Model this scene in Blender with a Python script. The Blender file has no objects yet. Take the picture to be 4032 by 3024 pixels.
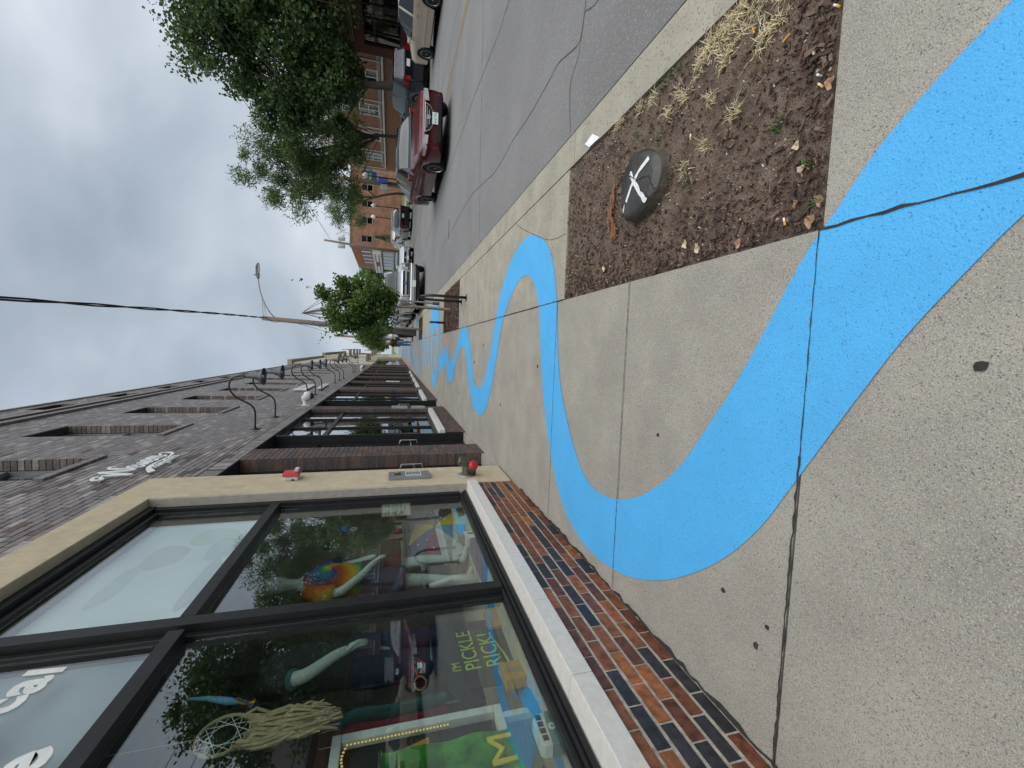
import bpy, bmesh, math, random
from mathutils import Vector, Matrix
import numpy as np
rad = math.radians
random.seed(7)
sc = bpy.context.scene
col = sc.collection

# ------------------------------------------------------------------ camera (portrait photo stored on its side)
cam_d = bpy.data.cameras.new('camera'); cam = bpy.data.objects.new('camera', cam_d); col.objects.link(cam)
CX = Vector((0.0373417, -0.2728897, -0.9613203)); CY = Vector((0.9965003, 0.0821617, 0.0153851)); FW = Vector((-0.0747852, 0.9585305, -0.2750028))
M4 = Matrix.Identity(4)
for i, a in enumerate((CX, CY, -FW)):
    for j in range(3): M4[j][i] = a[j]
M4.translation = Vector((0, 0, 1.40))
cam.matrix_world = M4
cam_d.sensor_fit = 'HORIZONTAL'; cam_d.sensor_width = 36; cam_d.lens = 14.918
cam_d.clip_start = 0.02; cam_d.clip_end = 3000
sc.camera = cam

# ------------------------------------------------------------------ sky, sun, exposure
SUN_EL, SUN_AZ = 60, 128
world = bpy.data.worlds.new('World'); sc.world = world; world.use_nodes = True
nt = world.node_tree; nt.nodes.clear()
def wn(t, **k):
    n = nt.nodes.new(t)
    for a, b in k.items(): setattr(n, a, b)
    return n
wout = wn('ShaderNodeOutputWorld'); bg = wn('ShaderNodeBackground'); bg.inputs['Strength'].default_value = 0.10
sky = wn('ShaderNodeTexSky', sky_type='NISHITA', sun_disc=False, sun_elevation=rad(SUN_EL), sun_rotation=rad(SUN_AZ), air_density=1.0, dust_density=3.0)
tc = wn('ShaderNodeTexCoord'); mp = wn('ShaderNodeMapping'); mp.inputs['Scale'].default_value = (1.0, 0.75, 1.7); mp.inputs['Rotation'].default_value = (0.2, 0.1, 0.5)
n1 = wn('ShaderNodeTexNoise'); n1.inputs['Scale'].default_value = 1.9; n1.inputs['Detail'].default_value = 5; n1.inputs['Roughness'].default_value = 0.45; n1.inputs['Distortion'].default_value = 0.35
rp = wn('ShaderNodeValToRGB')
e = rp.color_ramp.elements
e[0].position = 0.36; e[0].color = (1.65, 1.97, 2.34, 1)
e[1].position = 0.70; e[1].color = (3.75, 4.05, 4.45, 1)
m_ = rp.color_ramp.elements.new(0.52); m_.color = (2.4, 2.74, 3.15, 1)
mx = wn('ShaderNodeMix', data_type='RGBA'); mx.inputs['Factor'].default_value = 0.93
L = nt.links
L.new(tc.outputs['Generated'], mp.inputs['Vector']); L.new(mp.outputs[0], n1.inputs['Vector']); L.new(n1.outputs['Fac'], rp.inputs['Fac'])
L.new(sky.outputs[0], mx.inputs['A']); L.new(rp.outputs[0], mx.inputs['B']); L.new(mx.outputs['Result'], bg.inputs['Color']); L.new(bg.outputs[0], wout.inputs[0])
sd = bpy.data.lights.new('sun', 'SUN'); sd.energy = 1.5; sd.angle = rad(100); sd.color = (1.0, 0.96, 0.9)
so = bpy.data.objects.new('sun', sd); col.objects.link(so)
dirv = Vector((math.sin(rad(SUN_AZ)) * math.cos(rad(SUN_EL)), math.cos(rad(SUN_AZ)) * math.cos(rad(SUN_EL)), math.sin(rad(SUN_EL))))
so.rotation_euler = dirv.to_track_quat('Z', 'Y').to_euler()
so.location = (0, 0, 30)
sc.view_settings.view_transform = 'Standard'; sc.view_settings.look = 'None'; sc.view_settings.gamma = 1; sc.view_settings.exposure = 0.96
sc.view_settings.use_curve_mapping = False
sc.render.engine = 'CYCLES'
sc.cycles.max_bounces = 8; sc.cycles.transparent_max_bounces = 16; sc.cycles.use_denoising = True
sc.cycles.caustics_reflective = False; sc.cycles.caustics_refractive = False

# ------------------------------------------------------------------ materials
MATS = {}
def pm(name, c, rough=0.8, var=0.12, scale=12.0, bump=0.0, bscale=None, metal=0.0, c2=None, spec=0.5, rnd=None, detail=6, lo=0.35, hi=0.65, coat=0.0, speck=None, emit=None, transl=0.0, courses=None):
    """procedural principled material. c2: second colour mixed by noise. rnd: list of colours picked per object or per face 'rnd'. speck: (scale, colour, threshold)"""
    m = bpy.data.materials.new(name); m.use_nodes = True; t = m.node_tree; N = t.nodes; K = t.links
    b = N['Principled BSDF']; b.inputs['Roughness'].default_value = rough; b.inputs['Metallic'].default_value = metal
    b.inputs['Specular IOR Level'].default_value = spec
    if coat: b.inputs['Coat Weight'].default_value = coat; b.inputs['Coat Roughness'].default_value = 0.04
    tcn = N.new('ShaderNodeTexCoord')
    geo = N.new('ShaderNodeNewGeometry')
    vec = geo.outputs['Position'] if rnd is None or rnd[0] != 'obj' else geo.outputs['Position']
    nz = N.new('ShaderNodeTexNoise'); nz.inputs['Scale'].default_value = scale; nz.inputs['Detail'].default_value = detail; nz.inputs['Roughness'].default_value = 0.6
    K.new(vec, nz.inputs['Vector'])
    r = N.new('ShaderNodeMapRange'); r.inputs['From Min'].default_value = lo; r.inputs['From Max'].default_value = hi
    K.new(nz.outputs['Fac'], r.inputs['Value'])
    mixn = N.new('ShaderNodeMix'); mixn.data_type = 'RGBA'
    if rnd is None:
        a = tuple(max(0, x * (1 - var)) for x in c); d = c2 if c2 else tuple(x * (1 + var) for x in c)
        mixn.inputs['A'].default_value = (*a, 1); mixn.inputs['B'].default_value = (*d, 1)
        K.new(r.outputs[0], mixn.inputs['Factor']); out = mixn.outputs['Result']
    else:
        rr = N.new('ShaderNodeValToRGB'); rr.color_ramp.interpolation = 'CONSTANT' if len(rnd[1]) > 2 else 'LINEAR'
        els = rr.color_ramp.elements
        cs = rnd[1]
        while len(els) < len(cs): els.new(0.5)
        for i_, cc in enumerate(cs):
            els[i_].position = i_ / len(cs); els[i_].color = (*cc, 1)
        if rnd[0] == 'obj':
            oi = N.new('ShaderNodeObjectInfo'); K.new(oi.outputs['Random'], rr.inputs['Fac'])
        else:
            at = N.new('ShaderNodeAttribute'); at.attribute_name = 'rnd'; K.new(at.outputs['Fac'], rr.inputs['Fac'])
        hs = N.new('ShaderNodeHueSaturation')
        r.inputs['To Min'].default_value = 1 - var; r.inputs['To Max'].default_value = 1 + var
        K.new(r.outputs[0], hs.inputs['Value']); K.new(rr.outputs[0], hs.inputs['Color']); out = hs.outputs['Color']
    if speck:
        for (ss, scol, th) in (speck if isinstance(speck, list) else [speck]):
            v = N.new('ShaderNodeTexVoronoi'); v.inputs['Scale'].default_value = ss; K.new(vec, v.inputs['Vector'])
            sx = N.new('ShaderNodeSeparateColor'); K.new(v.outputs['Color'], sx.inputs[0])
            g = N.new('ShaderNodeMath'); g.operation = 'GREATER_THAN'; g.inputs[1].default_value = th; K.new(sx.outputs[0], g.inputs[0])
            mm = N.new('ShaderNodeMix'); mm.data_type = 'RGBA'; mm.inputs['B'].default_value = (*scol, 1)
            K.new(g.outputs[0], mm.inputs['Factor']); K.new(out, mm.inputs['A']); out = mm.outputs['Result']
    if courses:
        sp = N.new('ShaderNodeSeparateXYZ'); K.new(vec, sp.inputs[0]); ad = N.new('ShaderNodeMath'); K.new(sp.outputs[0], ad.inputs[0]); K.new(sp.outputs[1], ad.inputs[1])
        cb_ = N.new('ShaderNodeCombineXYZ'); K.new(ad.outputs[0], cb_.inputs[0]); K.new(sp.outputs[2], cb_.inputs[1])
        bt = N.new('ShaderNodeTexBrick'); bt.inputs['Scale'].default_value = 1.0; bt.inputs['Brick Width'].default_value = 0.21; bt.inputs['Row Height'].default_value = 0.075; bt.inputs['Mortar Size'].default_value = 0.008; bt.inputs['Bias'].default_value = -0.2
        bt.inputs['Color1'].default_value = (1.15, 1.1, 1.05, 1); bt.inputs['Color2'].default_value = (0.72, 0.7, 0.72, 1); bt.inputs['Mortar'].default_value = (courses, courses, courses, 1); K.new(cb_.outputs[0], bt.inputs['Vector'])
        ml = N.new('ShaderNodeMix'); ml.data_type = 'RGBA'; ml.blend_type = 'MULTIPLY'; ml.inputs['Factor'].default_value = 1.0; K.new(out, ml.inputs['A']); K.new(bt.outputs['Color'], ml.inputs['B']); out = ml.outputs['Result']
    K.new(out, b.inputs['Base Color'])
    if bump:
        nb = N.new('ShaderNodeTexNoise'); nb.inputs['Scale'].default_value = bscale or scale * 4; nb.inputs['Detail'].default_value = 4
        K.new(vec, nb.inputs['Vector'])
        bp = N.new('ShaderNodeBump'); bp.inputs['Strength'].default_value = bump; bp.inputs['Distance'].default_value = 0.01
        K.new(nb.outputs['Fac'], bp.inputs['Height']); K.new(bp.outputs[0], b.inputs['Normal'])
    if emit:
        b.inputs['Emission Color'].default_value = (*emit[0], 1); b.inputs['Emission Strength'].default_value = emit[1]
    if transl:
        o = N['Material Output']; tl_ = N.new('ShaderNodeBsdfTranslucent'); ms = N.new('ShaderNodeMixShader'); ms.inputs[0].default_value = transl
        g2 = N.new('ShaderNodeMix'); g2.data_type = 'RGBA'; g2.blend_type = 'MULTIPLY'; g2.inputs['Factor'].default_value = 1.0; g2.inputs['B'].default_value = (1.6, 1.7, 0.7, 1)
        K.new(out, g2.inputs['A']); K.new(g2.outputs['Result'], tl_.inputs[0]); K.new(b.outputs[0], ms.inputs[1]); K.new(tl_.outputs[0], ms.inputs[2]); K.new(ms.outputs[0], o.inputs[0])
    MATS[name] = m
    return m
def glass_mat(name, tint=(0.75, 0.8, 0.8), f0=0.05, rough=0.0):
    m = bpy.data.materials.new(name); m.use_nodes = True; t = m.node_tree; N = t.nodes; N.clear(); K = t.links
    o = N.new('ShaderNodeOutputMaterial'); mixs = N.new('ShaderNodeMixShader'); tr = N.new('ShaderNodeBsdfTransparent'); gl = N.new('ShaderNodeBsdfGlossy'); lw = N.new('ShaderNodeLayerWeight'); pw = N.new('ShaderNodeMath'); mr = N.new('ShaderNodeMapRange')
    lw.inputs['Blend'].default_value = 0.5; pw.operation = 'POWER'; pw.inputs[1].default_value = 4.0; mr.inputs['To Min'].default_value = f0; mr.inputs['To Max'].default_value = 1.0
    tr.inputs[0].default_value = (*tint, 1); gl.inputs['Roughness'].default_value = rough; gl.inputs['Color'].default_value = (0.95, 0.97, 1, 1)
    K.new(lw.outputs['Facing'], pw.inputs[0]); K.new(pw.outputs[0], mr.inputs['Value']); K.new(mr.outputs[0], mixs.inputs[0]); K.new(tr.outputs[0], mixs.inputs[1]); K.new(gl.outputs[0], mixs.inputs[2]); K.new(mixs.outputs[0], o.inputs[0])
    MATS[name] = m
    return m
pm('concrete', (0.325, 0.308, 0.268), 0.9, 0.14, 2.2, 0.35, 160, speck=[(360, (0.205, 0.195, 0.172), 0.84), (460, (0.45, 0.43, 0.385), 0.88), (260, (0.15, 0.143, 0.13), 0.985)])
pm('concrete_plain', (0.34, 0.32, 0.265), 0.9, 0.14, 3.0, 0.25, 120, speck=(120, (0.2, 0.19, 0.16), 0.93))
pm('asphalt', (0.19, 0.19, 0.192), 0.85, 0.12, 0.55, 0.5, 140, speck=[(120, (0.27, 0.27, 0.27), 0.9), (130, (0.15, 0.15, 0.152), 0.9)])
pm('joint', (0.035, 0.032, 0.028), 0.95, 0.3, 30)
pm('crack', (0.085, 0.085, 0.085), 0.95, 0.3, 30)
pm('bluepaint', (0.078, 0.425, 0.83), 0.75, 0.05, 3.0, 0.35, 160, speck=[(300, (0.065, 0.37, 0.74), 0.86), (260, (0.05, 0.24, 0.46), 0.975)])
pm('bluehalo', (0.30, 0.47, 0.66), 0.8, 0.05)
pm('yellowpaint', (0.42, 0.27, 0.07), 0.85, 0.3, 6, c2=(0.17, 0.15, 0.12))
pm('dirt', (0.122, 0.087, 0.067), 1.0, 0.3, 7, 1.0, 70, c2=(0.175, 0.13, 0.10), detail=12, speck=[(260, (0.05, 0.036, 0.028), 0.82), (300, (0.24, 0.2, 0.16), 0.965)])
pm('mulch', (0.08, 0.04, 0.03), 0.95, 0.25, 30, rnd=('face', [(0.06, 0.036, 0.028), (0.095, 0.052, 0.04), (0.13, 0.08, 0.058), (0.075, 0.05, 0.04), (0.17, 0.12, 0.09), (0.055, 0.04, 0.034)]))
pm('drygrass', (0.4, 0.33, 0.17), 0.9, 0.2, 20, rnd=('face', [(0.52, 0.45, 0.26), (0.6, 0.53, 0.34), (0.42, 0.35, 0.19), (0.66, 0.6, 0.42)]))
pm('greengrass', (0.08, 0.14, 0.04), 0.8, 0.2, 20, rnd=('face', [(0.06, 0.12, 0.03), (0.1, 0.17, 0.05), (0.05, 0.1, 0.03)]))
pm('litter', (0.4, 0.3, 0.2), 0.9, 0.2, 20, rnd=('face', [(0.35, 0.27, 0.17), (0.14, 0.09, 0.06), (0.3, 0.14, 0.06), (0.55, 0.5, 0.42), (0.2, 0.15, 0.1)]))
pm('deadleaf', (0.33, 0.17, 0.08), 0.85, 0.3, 40, c2=(0.45, 0.32, 0.2))
pm('paleleaf', (0.55, 0.45, 0.32), 0.85, 0.2, 40)
pm('rottenwood', (0.42, 0.19, 0.07), 0.9, 0.4, 30, c2=(0.2, 0.1, 0.05))
pm('filter', (0.65, 0.33, 0.08), 0.8, 0.1); pm('cigpaper', (0.75, 0.73, 0.68), 0.8, 0.05)
pm('paper', (0.82, 0.83, 0.86), 0.7, 0.03)
pm('stumptop', (0.075, 0.072, 0.066), 0.22, 0.35, 14, 0.25, 60, c2=(0.03, 0.028, 0.026)); pm('bark', (0.10, 0.085, 0.066), 0.95, 0.35, 14, 0.8, 40)
pm('barkpale', (0.25, 0.21, 0.165), 0.95, 0.25, 20, 0.5, 60)
pm('whitespray', (0.72, 0.74, 0.75), 0.5, 0.15, 60)
BR_D = [(0.16, 0.131, 0.122), (0.19, 0.156, 0.145), (0.125, 0.104, 0.10), (0.215, 0.178, 0.165), (0.165, 0.14, 0.135), (0.31, 0.28, 0.265), (0.175, 0.13, 0.117), (0.145, 0.124, 0.121), (0.20, 0.175, 0.17)]
pm('brickdark_o', (0, 0, 0), 0.42, 0.3, 30, 0.3, 120, rnd=('obj', BR_D), spec=0.6); pm('brickdark_f', (0, 0, 0), 0.42, 0.3, 30, 0.3, 120, rnd=('face', BR_D), spec=0.6)
BR_R = [(0.095, 0.06, 0.052), (0.075, 0.057, 0.053), (0.115, 0.07, 0.058), (0.065, 0.053, 0.051), (0.13, 0.082, 0.064), (0.085, 0.068, 0.064)]
pm('brickred_f', (0, 0, 0), 0.6, 0.3, 30, 0.3, 120, rnd=('face', BR_R)); pm('brickred_o', (0, 0, 0), 0.6, 0.3, 30, 0.3, 120, rnd=('obj', BR_R))
BR_S = [(0.20, 0.062, 0.026), (0.022, 0.022, 0.028), (0.15, 0.05, 0.026), (0.28, 0.095, 0.034), (0.026, 0.026, 0.034), (0.11, 0.036, 0.022), (0.21, 0.075, 0.032), (0.028, 0.028, 0.034), (0.17, 0.055, 0.025)]
pm('brickshop', (0, 0, 0), 0.45, 0.45, 22, 0.45, 140, rnd=('obj', BR_S))
pm('mortar', (0.40, 0.36, 0.31), 0.95, 0.25, 30, 0.6, 120); pm('mortardark', (0.045, 0.04, 0.038), 0.95, 0.25, 30, 0.4)
pm('mortargrey', (0.18, 0.165, 0.15), 0.95, 0.25, 30, 0.4)
pm('stucco', (0.56, 0.48, 0.34), 0.95, 0.10, 9, 0.9, 180); pm('stuccogrey', (0.42, 0.39, 0.34), 0.95, 0.12, 12, 0.8, 150)
pm('stone', (0.60, 0.585, 0.55), 0.85, 0.06, 25, 0.3, 200)
pm('blackmetal', (0.013, 0.013, 0.014), 0.45, 0.15, 10, spec=0.35); pm('blackpaint', (0.012, 0.012, 0.013), 0.4, 0.2, 15)
pm('greymetal', (0.30, 0.31, 0.32), 0.45, 0.1, 10, metal=0.6); pm('steel', (0.55, 0.56, 0.57), 0.25, 0.05, 10, metal=1.0)
pm('darkshade', (0.055, 0.065, 0.08), 0.4, 0.1, 10); pm('whiteplastic', (0.62, 0.63, 0.62), 0.45, 0.05, 10)
pm('redpaint', (0.45, 0.02, 0.025), 0.4, 0.08, 10); pm('brass', (0.13, 0.12, 0.09), 0.45, 0.3, 30, metal=0.7)
pm('signwhite', (0.75, 0.78, 0.80), 0.5, 0.04, 10); pm('signgrey', (0.35, 0.34, 0.33), 0.6, 0.1, 10)
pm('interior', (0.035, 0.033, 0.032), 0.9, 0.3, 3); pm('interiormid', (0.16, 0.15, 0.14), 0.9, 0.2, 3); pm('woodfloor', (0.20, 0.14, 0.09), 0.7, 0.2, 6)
pm('panelpale', (0.85, 0.90, 0.92), 0.6, 0.05, 3); pm('panelgrey', (0.33, 0.39, 0.43), 0.6, 0.05, 3)
glass_mat('glass', (0.87, 0.92, 0.90), 0.105); glass_mat('glassdark', (0.45, 0.48, 0.50), 0.08); glass_mat('carglass', (0.22, 0.28, 0.28), 0.045)
pm('mannequin', (0.62, 0.68, 0.64), 0.35, 0.04, 5)
for nme, cc in dict(purple=(0.11, 0.06, 0.14), yellow=(0.75, 0.62, 0.05), ochre=(0.48, 0.30, 0.06), cyan=(0.16, 0.42, 0.62), skyblue=(0.05, 0.26, 0.55), cream=(0.6, 0.56, 0.45), limegreen=(0.45, 0.66, 0.05), teal=(0.07, 0.20, 0.21), navy=(0.02, 0.025, 0.06), charcoal=(0.03, 0.03, 0.032), rose=(0.30, 0.04, 0.07), white=(0.72, 0.74, 0.73), lavender=(0.12, 0.13, 0.25), red=(0.5, 0.05, 0.04), orange=(0.6, 0.22, 0.05), green=(0.05, 0.25, 0.06), straw=(0.42, 0.33, 0.20), blue=(0.05, 0.12, 0.42), tan=(0.36, 0.26, 0.16), black=(0.012, 0.012, 0.012)).items():
    pm(nme, cc, 0.7, 0.12, 15)
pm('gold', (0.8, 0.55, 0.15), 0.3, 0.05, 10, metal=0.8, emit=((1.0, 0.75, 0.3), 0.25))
pm('greencloth', (0.03, 0.20, 0.03), 0.9, 0.4, 7, c2=(0.10, 0.42, 0.05), bump=0.4, bscale=20)
pm('rubber', (0.012, 0.012, 0.013), 0.8, 0.2, 20); pm('alloy', (0.5, 0.5, 0.52), 0.3, 0.05, 10, metal=0.9); pm('chrome', (0.75, 0.76, 0.78), 0.12, 0.02, 10, metal=1.0)
pm('undercar', (0.008, 0.008, 0.009), 0.8, 0.1, 5); pm('headlamp', (0.42, 0.44, 0.47), 0.08, 0.12, 40, spec=0.8); pm('amber', (0.7, 0.28, 0.03), 0.15, 0.1); pm('taillamp', (0.14, 0.005, 0.007), 0.12, 0.15, 30); pm('plate', (0.70, 0.76, 0.74), 0.5, 0.03); pm('plateblue', (0.05, 0.1, 0.3), 0.5, 0.03)
def paint(n, c, metal=0.5): pm(n, c, 0.32, 0.03, 4, metal=metal, coat=0.8)
paint('car_red', (0.105, 0.004, 0.009), 0.2); paint('car_beige', (0.60, 0.51, 0.40), 0.2); paint('car_navy', (0.014, 0.02, 0.04), 0.3); paint('car_black', (0.012, 0.012, 0.013), 0.2); paint('car_white', (0.68, 0.69, 0.71), 0.0); paint('car_silver', (0.5, 0.5, 0.52), 0.5); paint('car_grey', (0.06, 0.065, 0.07), 0.4)
pm('brickshopfar', (0.19, 0.062, 0.045), 0.85, 0.3, 6, 0.2, 40, c2=(0.12, 0.043, 0.034), courses=0.8); pm('bricktan', (0.255, 0.128, 0.082), 0.9, 0.25, 9, 0.3, 30, courses=1.2); pm('brickbrown', (0.265, 0.132, 0.09), 0.9, 0.2, 1.2, 0.3, 20, c2=(0.31, 0.175, 0.125), courses=1.2); pm('signpanel', (0.27, 0.09, 0.045), 0.7, 0.15, 3)
pm('terracotta', (0.36, 0.11, 0.05), 0.85, 0.15, 5); pm('whitetrim', (0.66, 0.66, 0.63), 0.7, 0.08, 8); pm('shingle', (0.17, 0.16, 0.155), 0.95, 0.25, 20); pm('greytrim', (0.30, 0.28, 0.26), 0.8, 0.1, 5); pm('blind', (0.45, 0.48, 0.47), 0.7, 0.06, 5)
pm('aptcream', (0.52, 0.49, 0.38), 0.85, 0.08, 3); pm('aptbrown', (0.30, 0.24, 0.18), 0.9, 0.15, 4)
pm('woodpole', (0.18, 0.145, 0.115), 0.95, 0.3, 10, 0.6, 40); pm('wire', (0.03, 0.03, 0.033), 0.7, 0.1); pm('transformer', (0.42, 0.45, 0.46), 0.5, 0.1); pm('globe', (0.78, 0.78, 0.74), 0.35, 0.03)
pm('lawn', (0.10, 0.15, 0.045), 0.95, 0.35, 8, 0.6, 60); pm('leaf_big', (0, 0, 0), 0.55, 0.15, 1.5, rnd=('face', [(0.042, 0.078, 0.022), (0.060, 0.105, 0.029), (0.031, 0.060, 0.019), (0.078, 0.134, 0.036), (0.048, 0.087, 0.031)]), transl=0.22)
pm('leaf_loc', (0, 0, 0), 0.6, 0.15, 1.5, rnd=('face', [(0.098, 0.150, 0.054), (0.075, 0.123, 0.045), (0.128, 0.188, 0.075), (0.060, 0.102, 0.039)]), transl=0.3); pm('leaf_gin', (0, 0, 0), 0.55, 0.12, 2, rnd=('face', [(0.069, 0.122, 0.027), (0.094, 0.156, 0.035), (0.050, 0.094, 0.022), (0.112, 0.181, 0.045), (0.075, 0.135, 0.031)]), transl=0.25)
pm('leaf_fir', (0, 0, 0), 0.7, 0.15, 2, rnd=('face', [(0.045, 0.083, 0.033), (0.068, 0.112, 0.045), (0.120, 0.150, 0.060)]), transl=0.2)
pm('skin', (0.50, 0.30, 0.21), 0.6, 0.05); pm('hair', (0.33, 0.22, 0.12), 0.6, 0.2, 40); pm('denim', (0.13, 0.22, 0.36), 0.9, 0.15, 20); pm('shirtdark', (0.05, 0.022, 0.03), 0.85, 0.15, 10)

# ------------------------------------------------------------------ mesh helpers
SHEAR = -0.0125
def shz(y, z):
    """the level facade courses run slightly out of parallel with the gently climbing street"""
    return z + SHEAR * (y - 4.7) * min(1.0, max(0.0, z / 0.4))
class MB:
    def __init__(s): s.v = []; s.f = []; s.r = []; s.mi = []
    def add(s, vs, fs, r=None, mi=0):
        o = len(s.v); s.v += [tuple(p) for p in vs]
        if r is None: r = random.random()
        for f in fs: s.f.append(tuple(i + o for i in f)); s.r.append(r); s.mi.append(mi)
        return s
    def box(s, a, b, r=None, mi=0):
        x0, y0, z0 = a; x1, y1, z1 = b
        return s.add([(x0, y0, z0), (x1, y0, z0), (x1, y1, z0), (x0, y1, z0), (x0, y0, z1), (x1, y0, z1), (x1, y1, z1), (x0, y1, z1)],
                     [(0, 3, 2, 1), (4, 5, 6, 7), (0, 1, 5, 4), (1, 2, 6, 5), (2, 3, 7, 6), (3, 0, 4, 7)], r, mi)
    def bbox(s, c, sz, bev=0.15, rot=0.0, r=None, mi=0):
        """box with chamfered vertical edges"""
        cx, cy, cz = c; a, b, h = sz[0] / 2, sz[1] / 2, sz[2] / 2; k = bev * min(a, b)
        pts = [(a - k, -b), (a, -b + k), (a, b - k), (a - k, b), (-a + k, b), (-a, b - k), (-a, -b + k), (-a + k, -b)]
        cr, sr = math.cos(rot), math.sin(rot)
        pts = [(cx + x * cr - y * sr, cy + x * sr + y * cr) for x, y in pts]
        return s.prism(pts, cz - h, cz + h, r, mi)
    def prism(s, pts, z0, z1, r=None, mi=0):
        n = len(pts)
        return s.add([(x, y, z0) for x, y in pts] + [(x, y, z1) for x, y in pts],
                     [tuple(range(n - 1, -1, -1)), tuple(range(n, 2 * n))] + [(i, (i + 1) % n, n + (i + 1) % n, n + i) for i in range(n)], r, mi)
    def extr(s, pts, d, r=None, mi=0):
        """extrude a planar 3D polygon by vector d"""
        n = len(pts); d = Vector(d)
        return s.add([tuple(p) for p in pts] + [tuple(Vector(p) + d) for p in pts],
                     [tuple(range(n - 1, -1, -1)), tuple(range(n, 2 * n))] + [(i, (i + 1) % n, n + (i + 1) % n, n + i) for i in range(n)], r, mi)
    def tube(s, pts, rs, n=8, caps=True, r=None, mi=0):
        pts = [Vector(p) for p in pts]
        if not hasattr(rs, '__len__'): rs = [rs] * len(pts)
        vs = []; ref = None
        for i, p in enumerate(pts):
            t = (pts[min(i + 1, len(pts) - 1)] - pts[max(i - 1, 0)])
            if t.length < 1e-9: t = Vector((0, 0, 1))
            t.normalize()
            if ref is None:
                ref = Vector((0, 0, 1)) if abs(t.z) < 0.9 else Vector((1, 0, 0))
            u = (ref - t * ref.dot(t))
            if u.length < 1e-6: u = t.orthogonal()
            u.normalize(); ref = u; w = t.cross(u)
            for k in range(n):
                a = 2 * math.pi * k / n
                vs.append(p + (u * math.cos(a) + w * math.sin(a)) * rs[i])
        fs = []
        for i in range(len(pts) - 1):
            for k in range(n):
                fs.append((i * n + k, i * n + (k + 1) % n, (i + 1) * n + (k + 1) % n, (i + 1) * n + k))
        if caps: fs += [tuple(range(n - 1, -1, -1)), tuple(range((len(pts) - 1) * n, len(pts) * n))]
        return s.add(vs, fs, r, mi)
    def lathe(s, prof, c=(0, 0, 0), ax=(0, 0, 1), n=20, r=None, mi=0):
        """profile [(radius, height)] about axis through c"""
        ax = Vector(ax).normalized(); u = ax.orthogonal().normalized(); w = ax.cross(u); c = Vector(c)
        vs = []
        for (ra, h) in prof:
            for k in range(n):
                a = 2 * math.pi * k / n
                vs.append(c + ax * h + (u * math.cos(a) + w * math.sin(a)) * ra)
        fs = [(i * n + k, i * n + (k + 1) % n, (i + 1) * n + (k + 1) % n, (i + 1) * n + k) for i in range(len(prof) - 1) for k in range(n)]
        fs += [tuple(range(n - 1, -1, -1)), tuple(range((len(prof) - 1) * n, len(prof) * n))]
        return s.add(vs, fs, r, mi)
    def ell(s, c, ra, n=12, m=8, r=None, mi=0):
        vs = []; 
        for i in range(m + 1):
            t = math.pi * i / m
            for k in range(n):
                a = 2 * math.pi * k / n
                vs.append((c[0] + ra[0] * math.sin(t) * math.cos(a), c[1] + ra[1] * math.sin(t) * math.sin(a), c[2] + ra[2] * math.cos(t)))
        fs = [(i * n + k, (i + 1) * n + k, (i + 1) * n + (k + 1) % n, i * n + (k + 1) % n) for i in range(m) for k in range(n)]
        return s.add(vs, fs, r, mi)
    def build(s, name, mats, parent=None, smooth=False, shear=False, rnd=False, world=False, bevel=0):
        me = bpy.data.meshes.new(name)
        vs = s.v
        if shear: vs = [(x, y, shz(y, z)) for x, y, z in vs]
        off = Vector((0, 0, 0))
        if parent is not None and world:
            p = parent
            while p is not None: off += p.location; p = p.parent
            vs = [(x - off.x, y - off.y, z - off.z) for x, y, z in vs]
        if parent is None:
            a = np.array(vs); c = Vector(((a[:, 0].min() + a[:, 0].max()) / 2, (a[:, 1].min() + a[:, 1].max()) / 2, a[:, 2].min()))
            vs = [(x - c.x, y - c.y, z - c.z) for x, y, z in vs]
        me.from_pydata(vs, [], s.f)
        if isinstance(mats, str): mats = [mats]
        for m in mats: me.materials.append(MATS[m])
        if len(mats) > 1: me.polygons.foreach_set('material_index', s.mi)
        if smooth: me.polygons.foreach_set('use_smooth', [True] * len(me.polygons))
        if rnd:
            at = me.attributes.new('rnd', 'FLOAT', 'FACE'); at.data.foreach_set('value', s.r)
        me.update()
        o = bpy.data.objects.new(name, me); col.objects.link(o)
        if parent is None: o.location = c
        else: o.parent = parent
        if bevel:
            md = o.modifiers.new('bevel', 'BEVEL'); md.width = bevel; md.segments = 2; md.limit_method = 'ANGLE'
        if smooth == 'auto':
            pass
        return o
def tag(o, label=None, cat=None, group=None, kind=None):
    if label: o['label'] = label
    if cat: o['category'] = cat
    if group: o['group'] = group
    if kind: o['kind'] = kind
    return o
def thing(name, label, cat, loc=(0, 0, 0), rz=0.0, group=None):
    o = bpy.data.objects.new(name, None); col.objects.link(o); o.location = loc; o.rotation_euler = (0, 0, rz); o.empty_display_size = 0.2
    return tag(o, label, cat, group)
def copy_tree(o, parent=None):
    c = o.copy(); col.objects.link(c); c.parent = parent
    for ch in o.children: copy_tree(ch, c)
    return c
def text_obj(name, body, size, mat, parent, org, right, up, ext=0.002, sx=1.0, align='LEFT', bold=0.0):
    """lettering as real flat geometry; org in the parent's local frame"""
    cu = bpy.data.curves.new(name, 'FONT'); cu.body = body; cu.size = size; cu.extrude = ext; cu.offset = bold; cu.align_x = align; cu.resolution_u = 3
    to = bpy.data.objects.new(name, cu); col.objects.link(to)
    dg = bpy.context.evaluated_depsgraph_get(); me = bpy.data.meshes.new_from_object(to.evaluated_get(dg))
    bpy.data.objects.remove(to); bpy.data.curves.remove(cu)
    me.materials.clear(); me.materials.append(MATS[mat])
    rt = Vector(right).normalized(); u = Vector(up).normalized(); nn = rt.cross(u)
    for v in me.vertices:
        p = Vector(org) + rt * v.co.x * sx + u * v.co.y + nn * v.co.z; v.co = p
    o = bpy.data.objects.new(name, me); col.objects.link(o); o.parent = parent
    return o
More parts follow.
